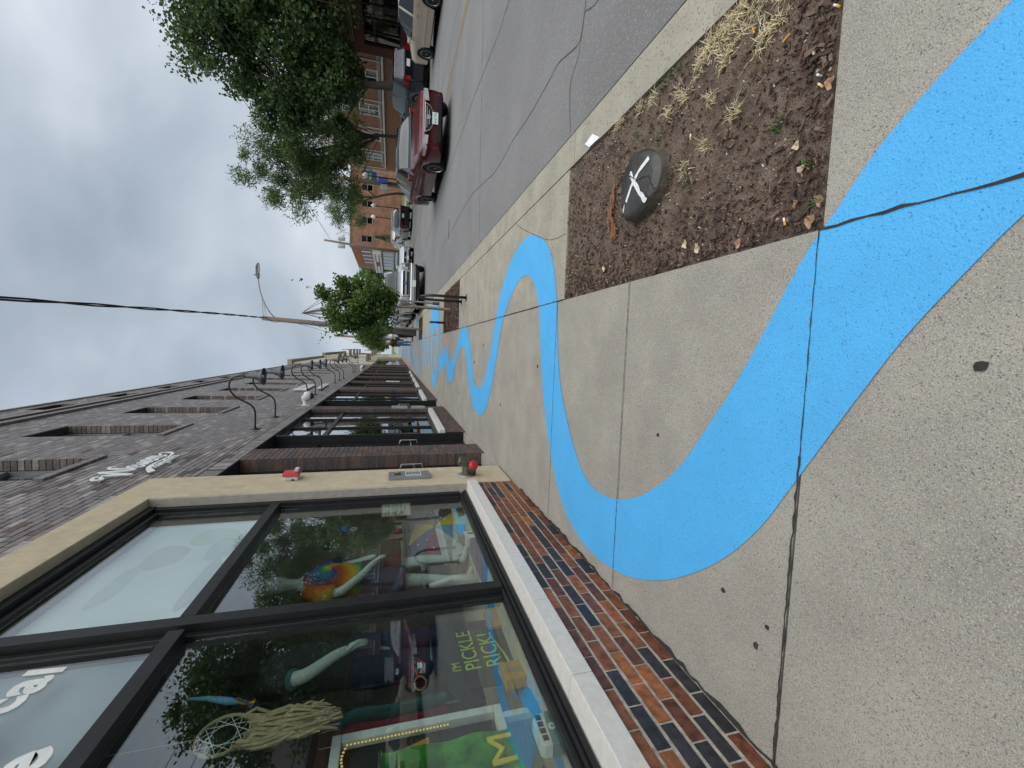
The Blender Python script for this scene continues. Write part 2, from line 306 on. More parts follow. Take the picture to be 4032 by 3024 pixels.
def stroke(mb, pts, w, d, frame, close=False):
    """a flat brush stroke of varying width extruded to depth d. frame: (origin,right,up,normal)"""
    og, rt, up, nn = [Vector(a) for a in frame]
    n = len(pts); ws = w if hasattr(w, '__len__') else [w] * n
    Lf, Rt = [], []
    for i in range(n):
        a = Vector(pts[max(i - 1, 0)]); b = Vector(pts[min(i + 1, n - 1)]); t = (b - a).normalized(); nr = Vector((-t.y, t.x)); p = Vector(pts[i])
        Lf.append(p + nr * ws[i] / 2); Rt.append(p - nr * ws[i] / 2)
    g = lambda q, k: og + rt * q.x + up * q.y + nn * k
    vs = [g(q, 0) for q in Lf] + [g(q, 0) for q in Rt] + [g(q, d) for q in Lf] + [g(q, d) for q in Rt]
    fs = []
    for i in range(n - 1):
        fs += [(2 * n + i, 3 * n + i, 3 * n + i + 1, 2 * n + i + 1), (i, i + 1, n + i + 1, n + i), (i, 2 * n + i, 2 * n + i + 1, i + 1), (n + i, n + i + 1, 3 * n + i + 1, 3 * n + i)]
    fs += [(0, n, 3 * n, 2 * n), (n - 1, 3 * n - 1, 4 * n - 1, 2 * n - 1)]
    mb.add(vs, fs)
def smooth_path(pts, k=4):
    P = [Vector(p) for p in pts]; out = []
    for i in range(len(P) - 1):
        p0, p1, p2, p3 = P[max(i - 1, 0)], P[i], P[i + 1], P[min(i + 2, len(P) - 1)]
        for j in range(k):
            t = j / k
            out.append(0.5 * ((2 * p1) + (p2 - p0) * t + (2 * p0 - 5 * p1 + 4 * p2 - p3) * t * t + (3 * p1 - p0 - 3 * p2 + p3) * t ** 3))
    out.append(P[-1]); return out

# ------------------------------------------------------------------ ground, road, pavements
ROAD = -0.10; RX0, RX1 = 1.83, 13.5
g = MB(); g.add([(-900, -600, -0.30), (900, -600, -0.30), (900, 1800, -0.30), (-900, 1800, -0.30)], [(0, 1, 2, 3)])
tag(g.build('ground', 'lawn'), kind='structure')
rd = MB(); rd.box((RX0 - 0.06, -40, -0.25), (RX1 + 0.06, 330, ROAD)); road = tag(rd.build('road', 'asphalt'), kind='structure')
def strip(mb, pts, w, z, jag=0.35):
    """thin irregular strip along a path (crack, sealant)"""
    P = smooth_path([(p[0], p[1], 0) for p in pts], 6); a = []; b = []
    st_ = max(0.02, 3.0 * w); Q = [P[0]]
    for p in P[1:]:
        d = (p - Q[-1]); k = int(d.length / st_)
        q0 = Q[-1].copy()
        for j in range(1, min(k, 60)): Q.append(q0 + d * j / k)
        Q.append(p)
    P = Q
    for i, p in enumerate(P):
        t = (P[min(i + 1, len(P) - 1)] - P[max(i - 1, 0)]).normalized(); n = Vector((-t.y, t.x, 0))
        k = w * (1 + random.uniform(-jag, jag)) / 2; o = n * random.uniform(-jag, jag) * w * 0.8
        a.append(p + o + n * k); b.append(p + o - n * k)
    n_ = len(P)
    mb.add([(q.x, q.y, z) for q in a] + [(q.x, q.y, z) for q in b], [(i, n_ + i, n_ + i + 1, i + 1) for i in range(n_ - 1)])
for pts, w in (([(13, 8.2), (9.5, 8.1), (6.29, 8.01), (5.52, 7.95), (4.86, 7.94), (3.64, 7.88), (2.86, 7.8), (1.9, 7.7)], 0.012),
               ([(4.7, 3.5), (4.85, 6.07), (4.82, 6.6), (4.88, 7.34), (4.92, 7.86), (5.0, 8.68), (5.01, 9.96), (5.07, 11.7), (5.05, 18), (5.1, 30)], 0.012),
               ([(2.7, 2.4), (2.74, 3.21), (2.82, 3.45), (2.65, 3.55), (2.77, 4.0), (2.76, 4.22), (2.75, 4.54), (2.74, 4.9), (2.78, 5.62), (2.76, 6.57), (2.92, 7.55), (3.13, 9.22), (3.2, 14)], 0.009),
               ([(2.91, 3.44), (2.56, 3.54), (2.39, 3.7), (1.96, 3.65)], 0.008), ([(2.0, 16.2), (5, 16.4), (9, 16.3), (13, 16.5)], 0.02), ([(2.0, 25.2), (7, 25.4), (13, 25.3)], 0.025), ([(8.6, 6), (8.7, 12), (8.6, 20), (8.7, 40)], 0.02)):
    m = MB(); strip(m, pts, w, ROAD + 0.004); o = m.build('crack', 'crack', road, world=True)
for a, b in ((-20, 58),):
    for dx in (0, 0.2):
        m = MB(); strip(m, [(7.55 + dx, y) for y in range(a, b + 1, 6)], 0.10, ROAD + 0.004, 0.12); m.build('centre_line', 'yellowpaint', road, world=True)
m = MB(); m.bbox((3.35, 12.2, ROAD + 0.004), (0.5, 0.12, 0.004), 0.2); m.build('patch', 'crack', road, world=True)

side = thing('sidewalk', None, None, (0, 0, 0)); side['kind'] = 'structure'
del_ = [k for k in side.keys() if k == 'category']
sb = MB(); sb.box((-1.62, -3, -0.2), (RX0, 210, -0.022)); sb.build('bedding', 'joint', side)
unit = {}
def slab(x0, x1, y0, y1, mat, gap=0.007, z=0.0):
    m = MB(); x0 += gap / 2; x1 -= gap / 2; y0 += gap / 2; y1 -= gap / 2; b = 0.004; t = z + random.uniform(-0.0008, 0.0008)
    m.add([(x0, y0, -0.1), (x1, y0, -0.1), (x1, y1, -0.1), (x0, y1, -0.1), (x0, y0, t - b), (x1, y0, t - b), (x1, y1, t - b), (x0, y1, t - b),
           (x0 + b, y0 + b, t), (x1 - b, y0 + b, t), (x1 - b, y1 - b, t), (x0 + b, y1 - b, t)],
          [(0, 1, 5, 4), (1, 2, 6, 5), (2, 3, 7, 6), (3, 0, 4, 7), (4, 5, 9, 8), (5, 6, 10, 9), (6, 7, 11, 10), (7, 4, 8, 11), (8, 9, 10, 11)])
    return m.build('slab', mat, side)
ys = [-2.45, -1.25, -0.05, 1.14, 2.345, 3.52, 4.71, 5.9, 7.09, 8.28, 9.47, 10.66, 11.85, 13.04, 14.23, 15.42, 16.61, 17.8, 18.99, 20.18, 21.37, 22.56, 23.75]
for a, b in zip(ys, ys[1:]):
    slab(-1.62, 0.46, a, b, 'concrete')
slab(-1.62, 0.46, 23.75, 205, 'concrete_plain')
for a, b in ((-2.45, -0.05), (-0.05, 1.14)): slab(0.46, 1.53, a, b, 'concrete')
for a, b in ((3.385, 6.0), (6.0, 9.25), (12.0, 16.1), (16.1, 20.45), (23.0, 29.0), (31.4, 205)): slab(0.46, 1.53, a, b, 'concrete_plain')
cy = [-3, 0.4, 3.3, 6.4, 9.5, 12.6, 15.7, 18.8, 21.9, 25, 205]
for a, b in zip(cy, cy[1:]):
    m = MB(); m.add([(1.534, a + .004, -.15), (1.83, a + .004, -.15), (1.83, b - .004, -.15), (1.534, b - .004, -.15), (1.534, a + .004, 0.001), (1.79, a + .004, 0.001), (1.83, a + .004, -0.03), (1.79, b - .004, 0.001), (1.534, b - .004, 0.001), (1.83, b - .004, -.03)],
        [(0, 1, 6, 5, 4), (1, 2, 9, 6), (2, 3, 8, 7, 9), (3, 0, 4, 8), (4, 5, 7, 8), (5, 6, 9, 7)])
    m.build('kerb', 'concrete_plain', side)
# wide open joints with dark filler and edge grime
for pts, w in (([(0.455, 1.145), (0.455, 0.9), (0.45, 0.656), (0.455, 0.3), (0.46, -.6), (0.46, -2.4)], 0.0085), ([(0.46, 1.143), (0.1, 1.142), (-0.33, 1.14)], 0.0035), ([(-0.33, 1.14), (-0.9, 1.14), (-1.5, 1.137)], 0.008), ([(0.46, 3.4), (0.462, 5), (0.46, 7), (0.46, 9.3)], 0.007),
               ([(-1.49, 2.345), (-0.4, 2.345), (0.45, 2.345)], 0.004), ([(-1.49, 3.52), (-0.5, 3.52), (0.45, 3.52)], 0.004), ([(1.51, 4.93), (1.39, 4.69), (1.23, 4.29), (1.15, 4.08), (1.06, 3.82), (1.02, 3.6), (1.01, 3.4)], 0.004)):
    m = MB(); strip(m, pts, w, 0.0062, 0.5); m.build('joint', 'joint', side)
m = MB(); strip(m, [(-1.506, y) for y in np.arange(0.2, 4.7, 0.3)], 0.026, 0.004, 0.6); m.build('joint', 'joint', side)
# gum spots and stains
for (x, y, r) in ((-0.994, 1.438, 0.012), (-1.013, 1.214, 0.011), (-1.116, 1.256, 0.014), (-0.417, 1.967, 0.012), (0.009, 0.69, 0.016), (-0.13, 3.98, 0.02), (-0.7, 5.4, 0.02), (-0.2, 7.3, 0.03), (0.1, 6.6, 0.025), (-0.9, 8.9, 0.03)):
    m = MB(); m.prism([(x + r * random.uniform(.7, 1.2) * math.cos(k * .785), y + r * random.uniform(.7, 1.2) * math.sin(k * .785)) for k in range(8)], 0.0, 0.0028)
    m.build('gum_spot', 'joint', side)

# ------------------------------------------------------------------ the painted blue wave
PE = [(0.87, 0.71), (0.86, 0.73), (0.82, 0.78), (0.8, 0.82), (0.76, 0.86), (0.7, 0.93), (0.66, 0.98), (0.62, 1.01), (0.54, 1.06), (0.47, 1.11), (0.45, 1.14), (0.42, 1.17), (0.34, 1.21), (0.25, 1.27), (0.16, 1.31), (0.01, 1.38), (-0.09, 1.45), (-0.4, 1.66), (-0.46, 1.71), (-0.55, 1.77), (-0.62, 1.85), (-0.72, 1.97), (-0.79, 2.06), (-0.85, 2.18), (-0.91, 2.31), (-0.95, 2.46), (-0.96, 2.61), (-0.94, 2.77), (-0.88, 2.9), (-0.76, 3), (-0.67, 3.09), (-0.46, 3.27), (-0.31, 3.36), (-0.12, 3.44), (0.07, 3.47), (0.28, 3.5), (0.41, 3.52), (0.57, 3.55), (0.73, 3.62), (0.88, 3.69), (0.99, 3.78), (1.09, 3.91), (1.16, 4.08), (1.23, 4.27), (1.25, 4.44), (1.24, 4.63), (1.2, 4.88), (1.12, 5.11), (0.97, 5.35), (0.8, 5.55), (0.63, 5.7), (0.47, 5.81), (0.23, 5.93), (-0.02, 6.08), (-0.25, 6.26), (-0.45, 6.42), (-0.56, 6.62), (-0.61, 6.87), (-0.59, 7.16), (-0.5, 7.38), (-0.32, 7.46), (-0.11, 7.62), (0.08, 7.77), (0.24, 7.9), (0.4, 8.09), (0.47, 8.31), (0.48, 8.62), (0.42, 8.89), (0.27, 9.16), (0.08, 9.45), (-0.12, 9.75), (-0.26, 10.04), (-0.34, 10.34), (-0.28, 10.56), (-0.14, 10.79), (-0.01, 11.11), (0.04, 11.43), (0.01, 11.82), (-0.1, 12.07), (-0.23, 12.3), (-0.17, 12.5)]
QE = [(0.37, 0.65), (0.33, 0.67), (0.3, 0.7), (0.26, 0.73), (0.22, 0.76), (0.18, 0.79), (0.14, 0.82), (0.1, 0.85), (0.05, 0.88), (-0, 0.91), (-0.05, 0.94), (-0.49, 1.19), (-0.57, 1.23), (-0.63, 1.26), (-0.7, 1.32), (-0.8, 1.39), (-0.89, 1.47), (-0.98, 1.58), (-1.05, 1.67), (-1.14, 1.78), (-1.22, 1.92), (-1.29, 2.07), (-1.35, 2.22), (-1.39, 2.39), (-1.42, 2.62), (-1.41, 2.82), (-1.37, 3.01), (-1.28, 3.19), (-1.16, 3.33), (-1, 3.48), (-0.82, 3.57), (-0.59, 3.71), (-0.39, 3.79), (-0.18, 3.86), (0.07, 3.92), (0.3, 3.97), (0.48, 4), (0.59, 4.07), (0.74, 4.18), (0.81, 4.31), (0.85, 4.45), (0.87, 4.62), (0.82, 4.83), (0.73, 5.01), (0.59, 5.19), (0.44, 5.38), (0.25, 5.53), (0.07, 5.62), (-0.17, 5.74), (-0.42, 5.88), (-0.66, 6.05), (-0.89, 6.29), (-1.01, 6.55), (-1.04, 6.8), (-1.02, 7.09), (-0.96, 7.33), (-0.8, 7.57), (-0.6, 7.8), (-0.39, 7.95), (-0.2, 8.07), (-0.01, 8.27), (0.07, 8.45), (0.08, 8.64), (0.03, 8.92), (-0.08, 9.2), (-0.24, 9.43), (-0.45, 9.69), (-0.64, 9.89), (-0.76, 10.12), (-0.8, 10.38), (-0.77, 10.72), (-0.63, 10.92), (-0.45, 11.17), (-0.39, 11.5), (-0.44, 11.82), (-0.57, 12.08), (-0.68, 12.31), (-0.69, 12.62), (-0.52, 12.85), (-0.22, 13), (-0.09, 12.99)]
RO = [(0.31, 12.95), (1.09, 13.34), (1.42, 13.6), (1.55, 13.86), (1.62, 14.22), (1.63, 14.66), (1.57, 15.14), (1.44, 15.39), (1.15, 15.61), (0.76, 15.78), (0.29, 15.83), (-0.31, 15.68), (-0.77, 15.38), (-1.13, 14.96), (-1.27, 14.53), (-1.27, 14.22), (-1.18, 13.91), (-0.95, 13.55), (-0.59, 13.21), (-0.25, 13.04)]
RI = [(0.25, 13.5), (0.57, 13.67), (0.7, 14.01), (0.75, 14.38), (0.72, 14.74), (0.54, 14.97), (0.28, 15.15), (-0.11, 15.17), (-0.49, 15.04), (-0.74, 14.77), (-0.84, 14.4), (-0.82, 14.11), (-0.67, 13.79), (-0.4, 13.55), (-0.09, 13.45)]
CT = [(1.5, 14.44), (1.44, 15.39), (1.04, 15.89), (0.7, 16.3), (0.09, 16.77), (-0.35, 17.32), (-0.58, 17.87), (-0.28, 18.49), (0.66, 19.46), (0.25, 20.09), (-0.43, 21), (-1.22, 22.24), (-0.49, 23.61), (0.41, 24.54), (1.69, 25.53), (0.75, 25.87), (-0.29, 26.57), (-1.23, 28.05), (-0.18, 29.49), (-1.26, 30.63), (0.61, 32.86), (-0.74, 34.62), (0.42, 38.42)]
wv = thing('painted_wave', 'bright blue wavy painted line snaking along the grey sidewalk', 'painted line', (0, 0, 0))
def flat(mb, pts, z): mb.add([(x, y, z) for x, y in pts], [tuple(range(len(pts)))])
m = MB()
def relax(P, it=2, k=48):
    P = [Vector(p) for p in P]
    for _ in range(it):
        Q = P[:]
        for i in range(1, min(k, len(P) - 1)): Q[i] = P[i] * .5 + (P[i - 1] + P[i + 1]) * .25
        P = Q
    return [(p.x, p.y) for p in P]
A = relax([(1.5, -.55), (1.38, -.1), (1.2, .28), (1.02, 0.54)] + PE); B = relax([(1.12, -.75), (.9, -.2), (.7, .2), (0.52, 0.5)] + QE)
n = len(A) + len(B); V = [Vector((x, y, 0)) for x, y in A + B[::-1]]
from mathutils.geometry import tessellate_polygon
def ngon(mb, rings, z):
    vs = [p for r in rings for p in r]
    tr = tessellate_polygon([[Vector((x, y, 0)) for x, y in r] for r in rings])
    fs = []
    for t in tr:
        a, b, c = [Vector((*vs[i], 0)) for i in t]
        fs.append(tuple(t) if (b - a).cross(c - a).z > 0 else tuple(reversed(t)))
    mb.add([(x, y, z) for x, y in vs], fs)
def dense(P, k=3): return [(p.x, p.y) for p in smooth_path([(a, b, 0) for a, b in P], k)]
ngon(m, [dense(A) + dense(B)[::-1]], 0.0035); m.build('painted_stroke', 'bluepaint', wv)
m = MB(); ngon(m, [dense(RO + [RO[0]])[:-1], dense(RI + [RI[0]])[:-1]], 0.0045); m.build('painted_loop', 'bluepaint', wv)
far = CT + [(-0.9, 41), (0.9, 44), (-1.1, 48), (0.8, 52), (-1.0, 57), (0.8, 63), (-1.0, 70), (0.8, 78), (-0.9, 88), (0.7, 100)]
m = MB(); P = dense(far, 5)
for i in range(len(P)): pass
Lf = []; Rt = []
for i in range(len(P)):
    a = Vector(P[max(i - 1, 0)]); b = Vector(P[min(i + 1, len(P) - 1)]); t = (b - a).normalized(); nn = Vector((-t.y, t.x)); w = 0.11 + 0.0022 * P[i][1]
    Lf.append((P[i][0] + nn.x * w, P[i][1] + nn.y * w)); Rt.append((P[i][0] - nn.x * w, P[i][1] - nn.y * w))
k = len(P); m.add([(*p, 0.0055) for p in Lf] + [(*p, 0.0055) for p in Rt], [(i, k + i, k + i + 1, i + 1) for i in range(k - 1)]); m.build('painted_stroke', 'bluepaint', wv)

# ------------------------------------------------------------------ planting beds
def bed(x0, x1, y0, y1, name, nx, ny, seed, amp=0.012, hole=None):
    rng = random.Random(seed); m = MB(); vs = []
    from mathutils import noise
    for j in range(ny + 1):
        for i in range(nx + 1):
            x = x0 + (x1 - x0) * i / nx; y = y0 + (y1 - y0) * j / ny
            ed = min(i, nx - i, j, ny - j)
            z = -0.02 + amp * (noise.noise(Vector((x * 3, y * 3, seed))) + 0.7 * noise.noise(Vector((x * 11, y * 11, seed))) + 0.5 * noise.noise(Vector((x * 31, y * 31, seed)))) + 0.012 * min(ed, 4) / 4
            vs.append((x, y, z))
    m.add(vs, [(j * (nx + 1) + i, j * (nx + 1) + i + 1, (j + 1) * (nx + 1) + i + 1, (j + 1) * (nx + 1) + i) for j in range(ny) for i in range(nx)])
    return tag(m.build(name, 'dirt', smooth=True), kind='structure')
bed(0.452, 1.54, 1.13, 3.40, 'soil_bed', 90, 180, 3)
bed(0.452, 1.54, 9.24, 12.02, 'mulch_bed', 30, 60, 5); bed(0.452, 1.54, 20.42, 23.02, 'mulch_bed', 16, 30, 6); bed(0.452, 1.54, 28.98, 31.42, 'mulch_bed', 10, 20, 7)
def chips(name, x0, x1, y0, y1, n, smin, smax, mat, label, bias=None, z=0.0):
    m = MB()
    for _ in range(n):
        x = random.uniform(x0, x1); y = random.uniform(y0, y1)
        if bias and random.random() > bias(x, y): continue
        l = random.uniform(smin, smax); w = l * random.uniform(.15, .45); a = random.uniform(0, math.pi); h = random.uniform(.0015, .004); tl = random.uniform(-.35, .35)
        ca, sa = math.cos(a), math.sin(a); q = []
        for (u, v_) in ((-1, -.7), (1, -1), (.9, 1), (-1, .8)):
            q.append((x + (u * l * ca - v_ * w * sa) / 2, y + (u * l * sa + v_ * w * ca) / 2, z + random.uniform(-0.004, 0.006) + u * tl * l / 2))
        m.extr(q, (0, 0, h + 0.003))
    return tag(m.build(name, mat, rnd=True), label, kind='stuff')
chips('mulch', 0.47, 1.52, 1.15, 3.37, 6500, 0.006, 0.026, 'mulch', None, lambda x, y: 0.22 + 0.78 * max(0, 1 - min(y - 1.14, x - 0.46, 0.5) / 0.35), -0.004)
chips('mulch', 0.47, 1.52, 1.15, 3.37, 1500, 0.02, 0.05, 'mulch', None, lambda x, y: max(0.03, 1 - min(y - 1.14, (x - 0.46) * 1.5, 0.5) / 0.22), -0.003)
chips('litter', 0.47, 1.52, 1.15, 3.37, 2200, 0.003, 0.011, 'litter', None, None, -0.002)
chips('mulch', 0.47, 1.52, 9.27, 12.0, 2600, 0.03, 0.09, 'mulch', None, None, 0.002); chips('mulch', 0.47, 1.52, 20.45, 23.0, 900, 0.05, 0.12, 'mulch', None, None, 0.004)
def blades(name, spots, n, hmin, hmax, spread, mat, lay):
    m = MB()
    for (x, y) in spots:
        for _ in range(n):
            a = random.uniform(0, 2 * math.pi); h = random.uniform(hmin, hmax); r0 = random.uniform(0, spread) ; b0 = random.uniform(0, 6.28)
            bx, by = x + r0 * math.cos(b0), y + r0 * math.sin(b0); w = random.uniform(.0012, .0026); d = Vector((math.cos(a), math.sin(a), 0)); nn = Vector((-d.y, d.x, 0)) * w
            lf = random.uniform(*lay); p0 = Vector((bx, by, -0.012)); p1 = p0 + d * h * lf * .45 + Vector((0, 0, h * (1 - lf) * .8 + .008)); p2 = p1 + d * h * lf * .55 + Vector((random.uniform(-.3, .3) * h, random.uniform(-.3, .3) * h, h * (1 - lf) * .1 - .004))
            m.add([p0 - nn, p0 + nn, p1 + nn * .8, p1 - nn * .8, p2], [(0, 1, 2, 3), (3, 2, 4)])
    return tag(m.build(name, mat, rnd=True), kind='stuff')
TUFT = [(1.461, 1.677), (1.459, 1.713), (1.467, 1.751), (1.457, 1.775), (1.438, 1.786), (1.417, 1.824), (1.387, 1.835), (1.462, 1.648), (1.463, 1.62), (1.463, 1.599), (1.464, 1.577), (1.481, 1.568), (1.311, 1.434), (1.285, 1.45), (1.25, 1.466), (1.368, 1.965), (1.309, 1.928), (1.464, 2.216), (1.473, 2.336), (1.481, 2.589), (1.507, 2.567), (1.197, 1.736), (1.056, 1.58), (1.307, 2.056), (1.327, 1.664), (1.293, 1.388), (1.408, 1.66), (1.413, 1.72), (1.49, 1.5), (1.5, 1.45), (1.44, 1.62), (1.42, 1.69), (1.40, 1.77), (0.95, 1.9), (1.0, 1.75), (1.38, 1.36), (1.42, 1.4), (1.46, 1.38), (1.48, 1.33), (1.44, 1.3), (1.36, 1.3), (1.5, 1.27), (1.45, 1.45), (1.43, 1.52), (1.39, 1.57), (1.35, 1.62), (1.37, 1.5)]
blades('dry_grass', TUFT, 34, .03, .09, .035, 'drygrass', (.5, .95))
blades('green_weeds', [(1.501, 2.059), (1.481, 1.992), (0.904, 1.351), (0.893, 1.358), (0.708, 1.212), (0.959, 2.003), (0.88, 1.869), (1.478, 2.108), (1.327, 2.363), (1.199, 2.132), (0.7, 3.0), (0.62, 3.1), (0.56, 1.16)], 16, .02, .07, .025, 'greengrass', (.3, .8))
# stump with a sprayed cross
SP = [(0.826, 2.362), (0.959, 2.412), (1.053, 2.41), (1.144, 2.373), (1.182, 2.299), (1.156, 2.163), (1.091, 2.062), (1.002, 2.017), (0.918, 2.035), (0.87, 2.075), (0.84, 2.129), (0.805, 2.248)]
st = thing('tree_stump', 'low dark cut tree stump with a sprayed white X on top', 'stump', (0.98, 2.21, -0.01))
SPd = dense(SP + [SP[0]], 4)[:-1]; cxs, cys = 0.985, 2.215
m = MB(); N_ = len(SPd); rings = ((1.10, -0.03), (1.05, 0.005), (1.025, 0.035), (1.0, 0.05))
vs = []
for j, (k_, z) in enumerate(rings):
    for i, (x, y) in enumerate(SPd):
        q = k_ + (random.uniform(-.02, .02) if j < 3 else 0); vs.append((cxs + (x - cxs) * q, cys + (y - cys) * q, z))
m.add(vs, [(j * N_ + i, j * N_ + (i + 1) % N_, (j + 1) * N_ + (i + 1) % N_, (j + 1) * N_ + i) for j in range(3) for i in range(N_)]); m.build('bark', 'bark', st, smooth=True, world=True)
m = MB(); vs = [(cxs, cys, 0.079)]; ks = (0.35, 0.7, 0.92, 1.0)
for k_, z in zip(ks, (0.077, 0.071, 0.062, 0.049)): vs += [(cxs + (x - cxs) * k_, cys + (y - cys) * k_, z + random.uniform(-.0006, .0006)) for x, y in SPd]
m.add(vs, [(0, 1 + i, 1 + (i + 1) % N_) for i in range(N_)] + [(1 + j * N_ + i, 1 + (j + 1) * N_ + i, 1 + (j + 1) * N_ + (i + 1) % N_, 1 + j * N_ + (i + 1) % N_) for j in range(3) for i in range(N_)])
m.build('cut_face', 'stumptop', st, smooth=True, world=True)
for pts in ([(1.155, 2.36), (1.0, 2.235), (0.855, 2.12)], [(1.085, 2.11), (1.0, 2.235), (0.865, 2.365)]):
    m = MB(); strip(m, pts, 0.026, 0.0995, 0.22)
    m.v = [(x, y, 0.0815 - 0.016 * (math.hypot(x - cxs, y - cys) / 0.17) ** 2) for x, y, z in m.v]; m.build('spray_mark', 'whitespray', st, world=True)
m = MB(); strip(m, [(0.9, 2.06), (0.98, 2.1), (1.0, 2.2), (1.06, 2.3)], 0.006, 0.1, 0.6); m.v = [(x, y, 0.082 - 0.016 * (math.hypot(x - cxs, y - cys) / 0.17) ** 2) for x, y, z in m.v]; m.build('split', 'joint', st, world=True)
m = MB()
for _ in range(46):
    t = random.random(); x = 0.79 + 0.33 * t + random.uniform(-.01, .01); y = 2.575 + 0.06 * math.sin(3 * t) + random.uniform(-.03, .03); l = random.uniform(.02, .05); a = random.uniform(-.4, .4)
    m.bbox((x, y, random.uniform(0.0, 0.012)), (l, l * .4, .008), .3, a)
tag(m.build('rotten_wood', 'rottenwood'), 'orange crumbling rotten wood chips lying beside the stump', 'wood debris')
# cigarette butts
BU = [((1.084, 1.857), 0.1, 'orange and white cigarette butt lying midway between stump and straw grass'), ((1.339, 1.504), .4, 'mustard cigarette filter half hidden in the straw coloured grass patch'), ((1.204, 1.341), 1.9, 'bent yellow cigarette filter on bare soil nearest the straw grass'),
      ((0.983, 1.191), 0.9, 'grey cigarette butt close to the near concrete edge of the bed'), ((0.947, 1.185), 0.7, 'long orange tipped cigarette butt beside a brown leaf at bed edge'), ((0.52, 1.284), 0.3, 'white cigarette stub near the bed corner by the blue paint'), ((1.179, 1.152), .8, 'dirty white cigarette butt at the nearest end of the bed')]
for i, ((x, y), a, lb) in enumerate(BU):
    t = thing('cigarette_butt', lb, 'cigarette butt', (x, y, 0.0), a, 'cigarette butts in the soil bed')
    m = MB(); m.tube([(-0.014, 0, .003), (0.002, 0, .003)], .0042, 8); m.build('filter', 'filter' if i != 3 else 'greymetal', t)
    m = MB(); m.tube([(0.0022, 0, .003), (0.016 + .006 * (i == 4), 0, .0028)], .004, 8); m.build('paper_tip', 'cigpaper' if i not in (1, 2) else 'filter', t)
LE = [((0.933, 1.148), .05, 'deadleaf', 'rust brown dead leaf by the long cigarette butt'), ((0.779, 1.256), .04, 'paleleaf', 'pale tan curled leaf lying on open soil near the bed edge'), ((0.688, 1.228), .035, 'paleleaf', 'small cream leaf beside green weeds near the bed edge'), ((0.571, 1.24), .035, 'deadleaf', 'orange brown leaf fragment on soil near the bed corner'), ((0.49, 1.176), .06, 'deadleaf', 'large crumpled brown leaf in the bed corner by blue paint'),
      ((0.563, 1.837), .05, 'paleleaf', 'tan fallen leaf along the walkway edge of the bed, further of two'), ((0.524, 1.748), .055, 'paleleaf', 'tan fallen leaf along the walkway edge of the bed, nearer of two'), ((0.594, 2.678), .045, 'paleleaf', 'light brown leaf near the far walkway corner of the bed'), ((0.552, 1.148), .05, 'deadleaf', 'dark rust leaf wedged at the bed corner joint'), ((0.488, 1.492), .05, 'deadleaf', 'brown leaf against the walkway edge midway along the bed')]
for (x, y), s, mt, lb in LE:
    m = MB(); a = random.uniform(0, 6.28); vs = []
    for k in range(10):
        t = k / 10 * 6.283; r = s / 2 * (0.65 + 0.35 * abs(math.cos(1.5 * t))) * random.uniform(.8, 1.1); vs.append((x + r * math.cos(t + a), y + .75 * r * math.sin(t + a), 0.006 + random.uniform(0, .012)))
    m.add([(x, y, 0.004)] + vs + [(x, y, 0.003)] + [(p[0], p[1], p[2] - .001) for p in vs], [(0, 1 + k, 1 + (k + 1) % 10) for k in range(10)] + [(11, 12 + (k + 1) % 10, 12 + k) for k in range(10)]); tag(m.build('fallen_leaf', mt), lb, 'leaf', 'fallen leaves in the soil bed')
m = MB(); m.extr([(1.6, 3.098, .004), (1.61, 2.957, .012), (1.538, 2.85, .004), (1.528, 2.989, .018)], (0, 0, .0015)); tag(m.build('paper_scrap', 'paper'), 'white paper scrap lying on the kerb beside the soil bed', 'paper')
m = MB(); m.tube([(0.703, 2.968, .004), (0.75, 2.97, .012), (0.80, 2.95, .004)], .009, 8); tag(m.build('stick', 'bark'), 'short dark stick lying in far corner of the soil bed', 'stick')
m = MB(); m.tube([(1.421, 2.799, .006), (1.36, 2.67, .012), (1.287, 2.543, .006)], .003, 5); tag(m.build('twig', 'bark'), 'thin dark twig between the paper scrap and the stump', 'twig')
# far side: kerb, verge, pavement
fk = MB(); fk.box((RX1, -40, -0.2), (RX1 + 0.3, 330, 0.03)); tag(fk.build('far_kerb', 'concrete_plain'), kind='structure')
fv = MB(); fv.box((RX1 + 0.3, 36, -0.2), (RX1 + 2.4, 330, 0.026)); tag(fv.build('grass_verge', 'lawn'), kind='structure')
fv = MB(); fv.box((RX1 + 0.3, -40, -0.2), (RX1 + 2.4, 36, 0.024)); tag(fv.build('pavement_strip', 'concrete_plain'), kind='structure')
fp = MB(); fp.box((RX1 + 2.4, -40, -0.2), (18.6, 330, 0.022)); tag(fp.build('far_pavement', 'concrete_plain'), kind='structure')
fl = MB(); fl.box((18.6, -40, -0.2), (60, 330, 0.0)); tag(fl.build('far_lawn', 'lawn'), kind='structure')

# ------------------------------------------------------------------ the long dark brick building on the left
XW = -1.55; YE = 38.2; ZT = 8.85
bld = thing('brick_building', 'long dark brick building with black framed shop windows along the sidewalk', 'building', (XW, 20, 0))
WIN = [(3.23 + 2.42 * k, 3.23 + 2.42 * k + 0.93) for k in range(0, 15)]
REC = [(3.73 + 2.42 * k, 3.73 + 2.42 * k + 0.95) for k in range(0, 14)]
BAYS = [(6.88, 11.05), (11.6, 16.05), (17.3, 19.8), (20.3, 23.0), (23.6, 26.2), (26.9, 29.5), (30.1, 32.7), (33.3, 35.9)]
BT = 3.33
OPEN = [(a, b, 5.05, 6.77) for a, b in WIN] + [(a, b, 8.3, 8.66) for a, b in REC] + [(5.36, 6.27, 0, BT)] + [(a, b, 0, BT) for a, b in BAYS]
OPEN += [(-9, 5.36, -1, 3.88)]
SOLD = [(a - 0.1, b + 0.1, BT, BT + 0.2) for a, b in BAYS] + [(5.3, 6.37, BT, BT + 0.2)]
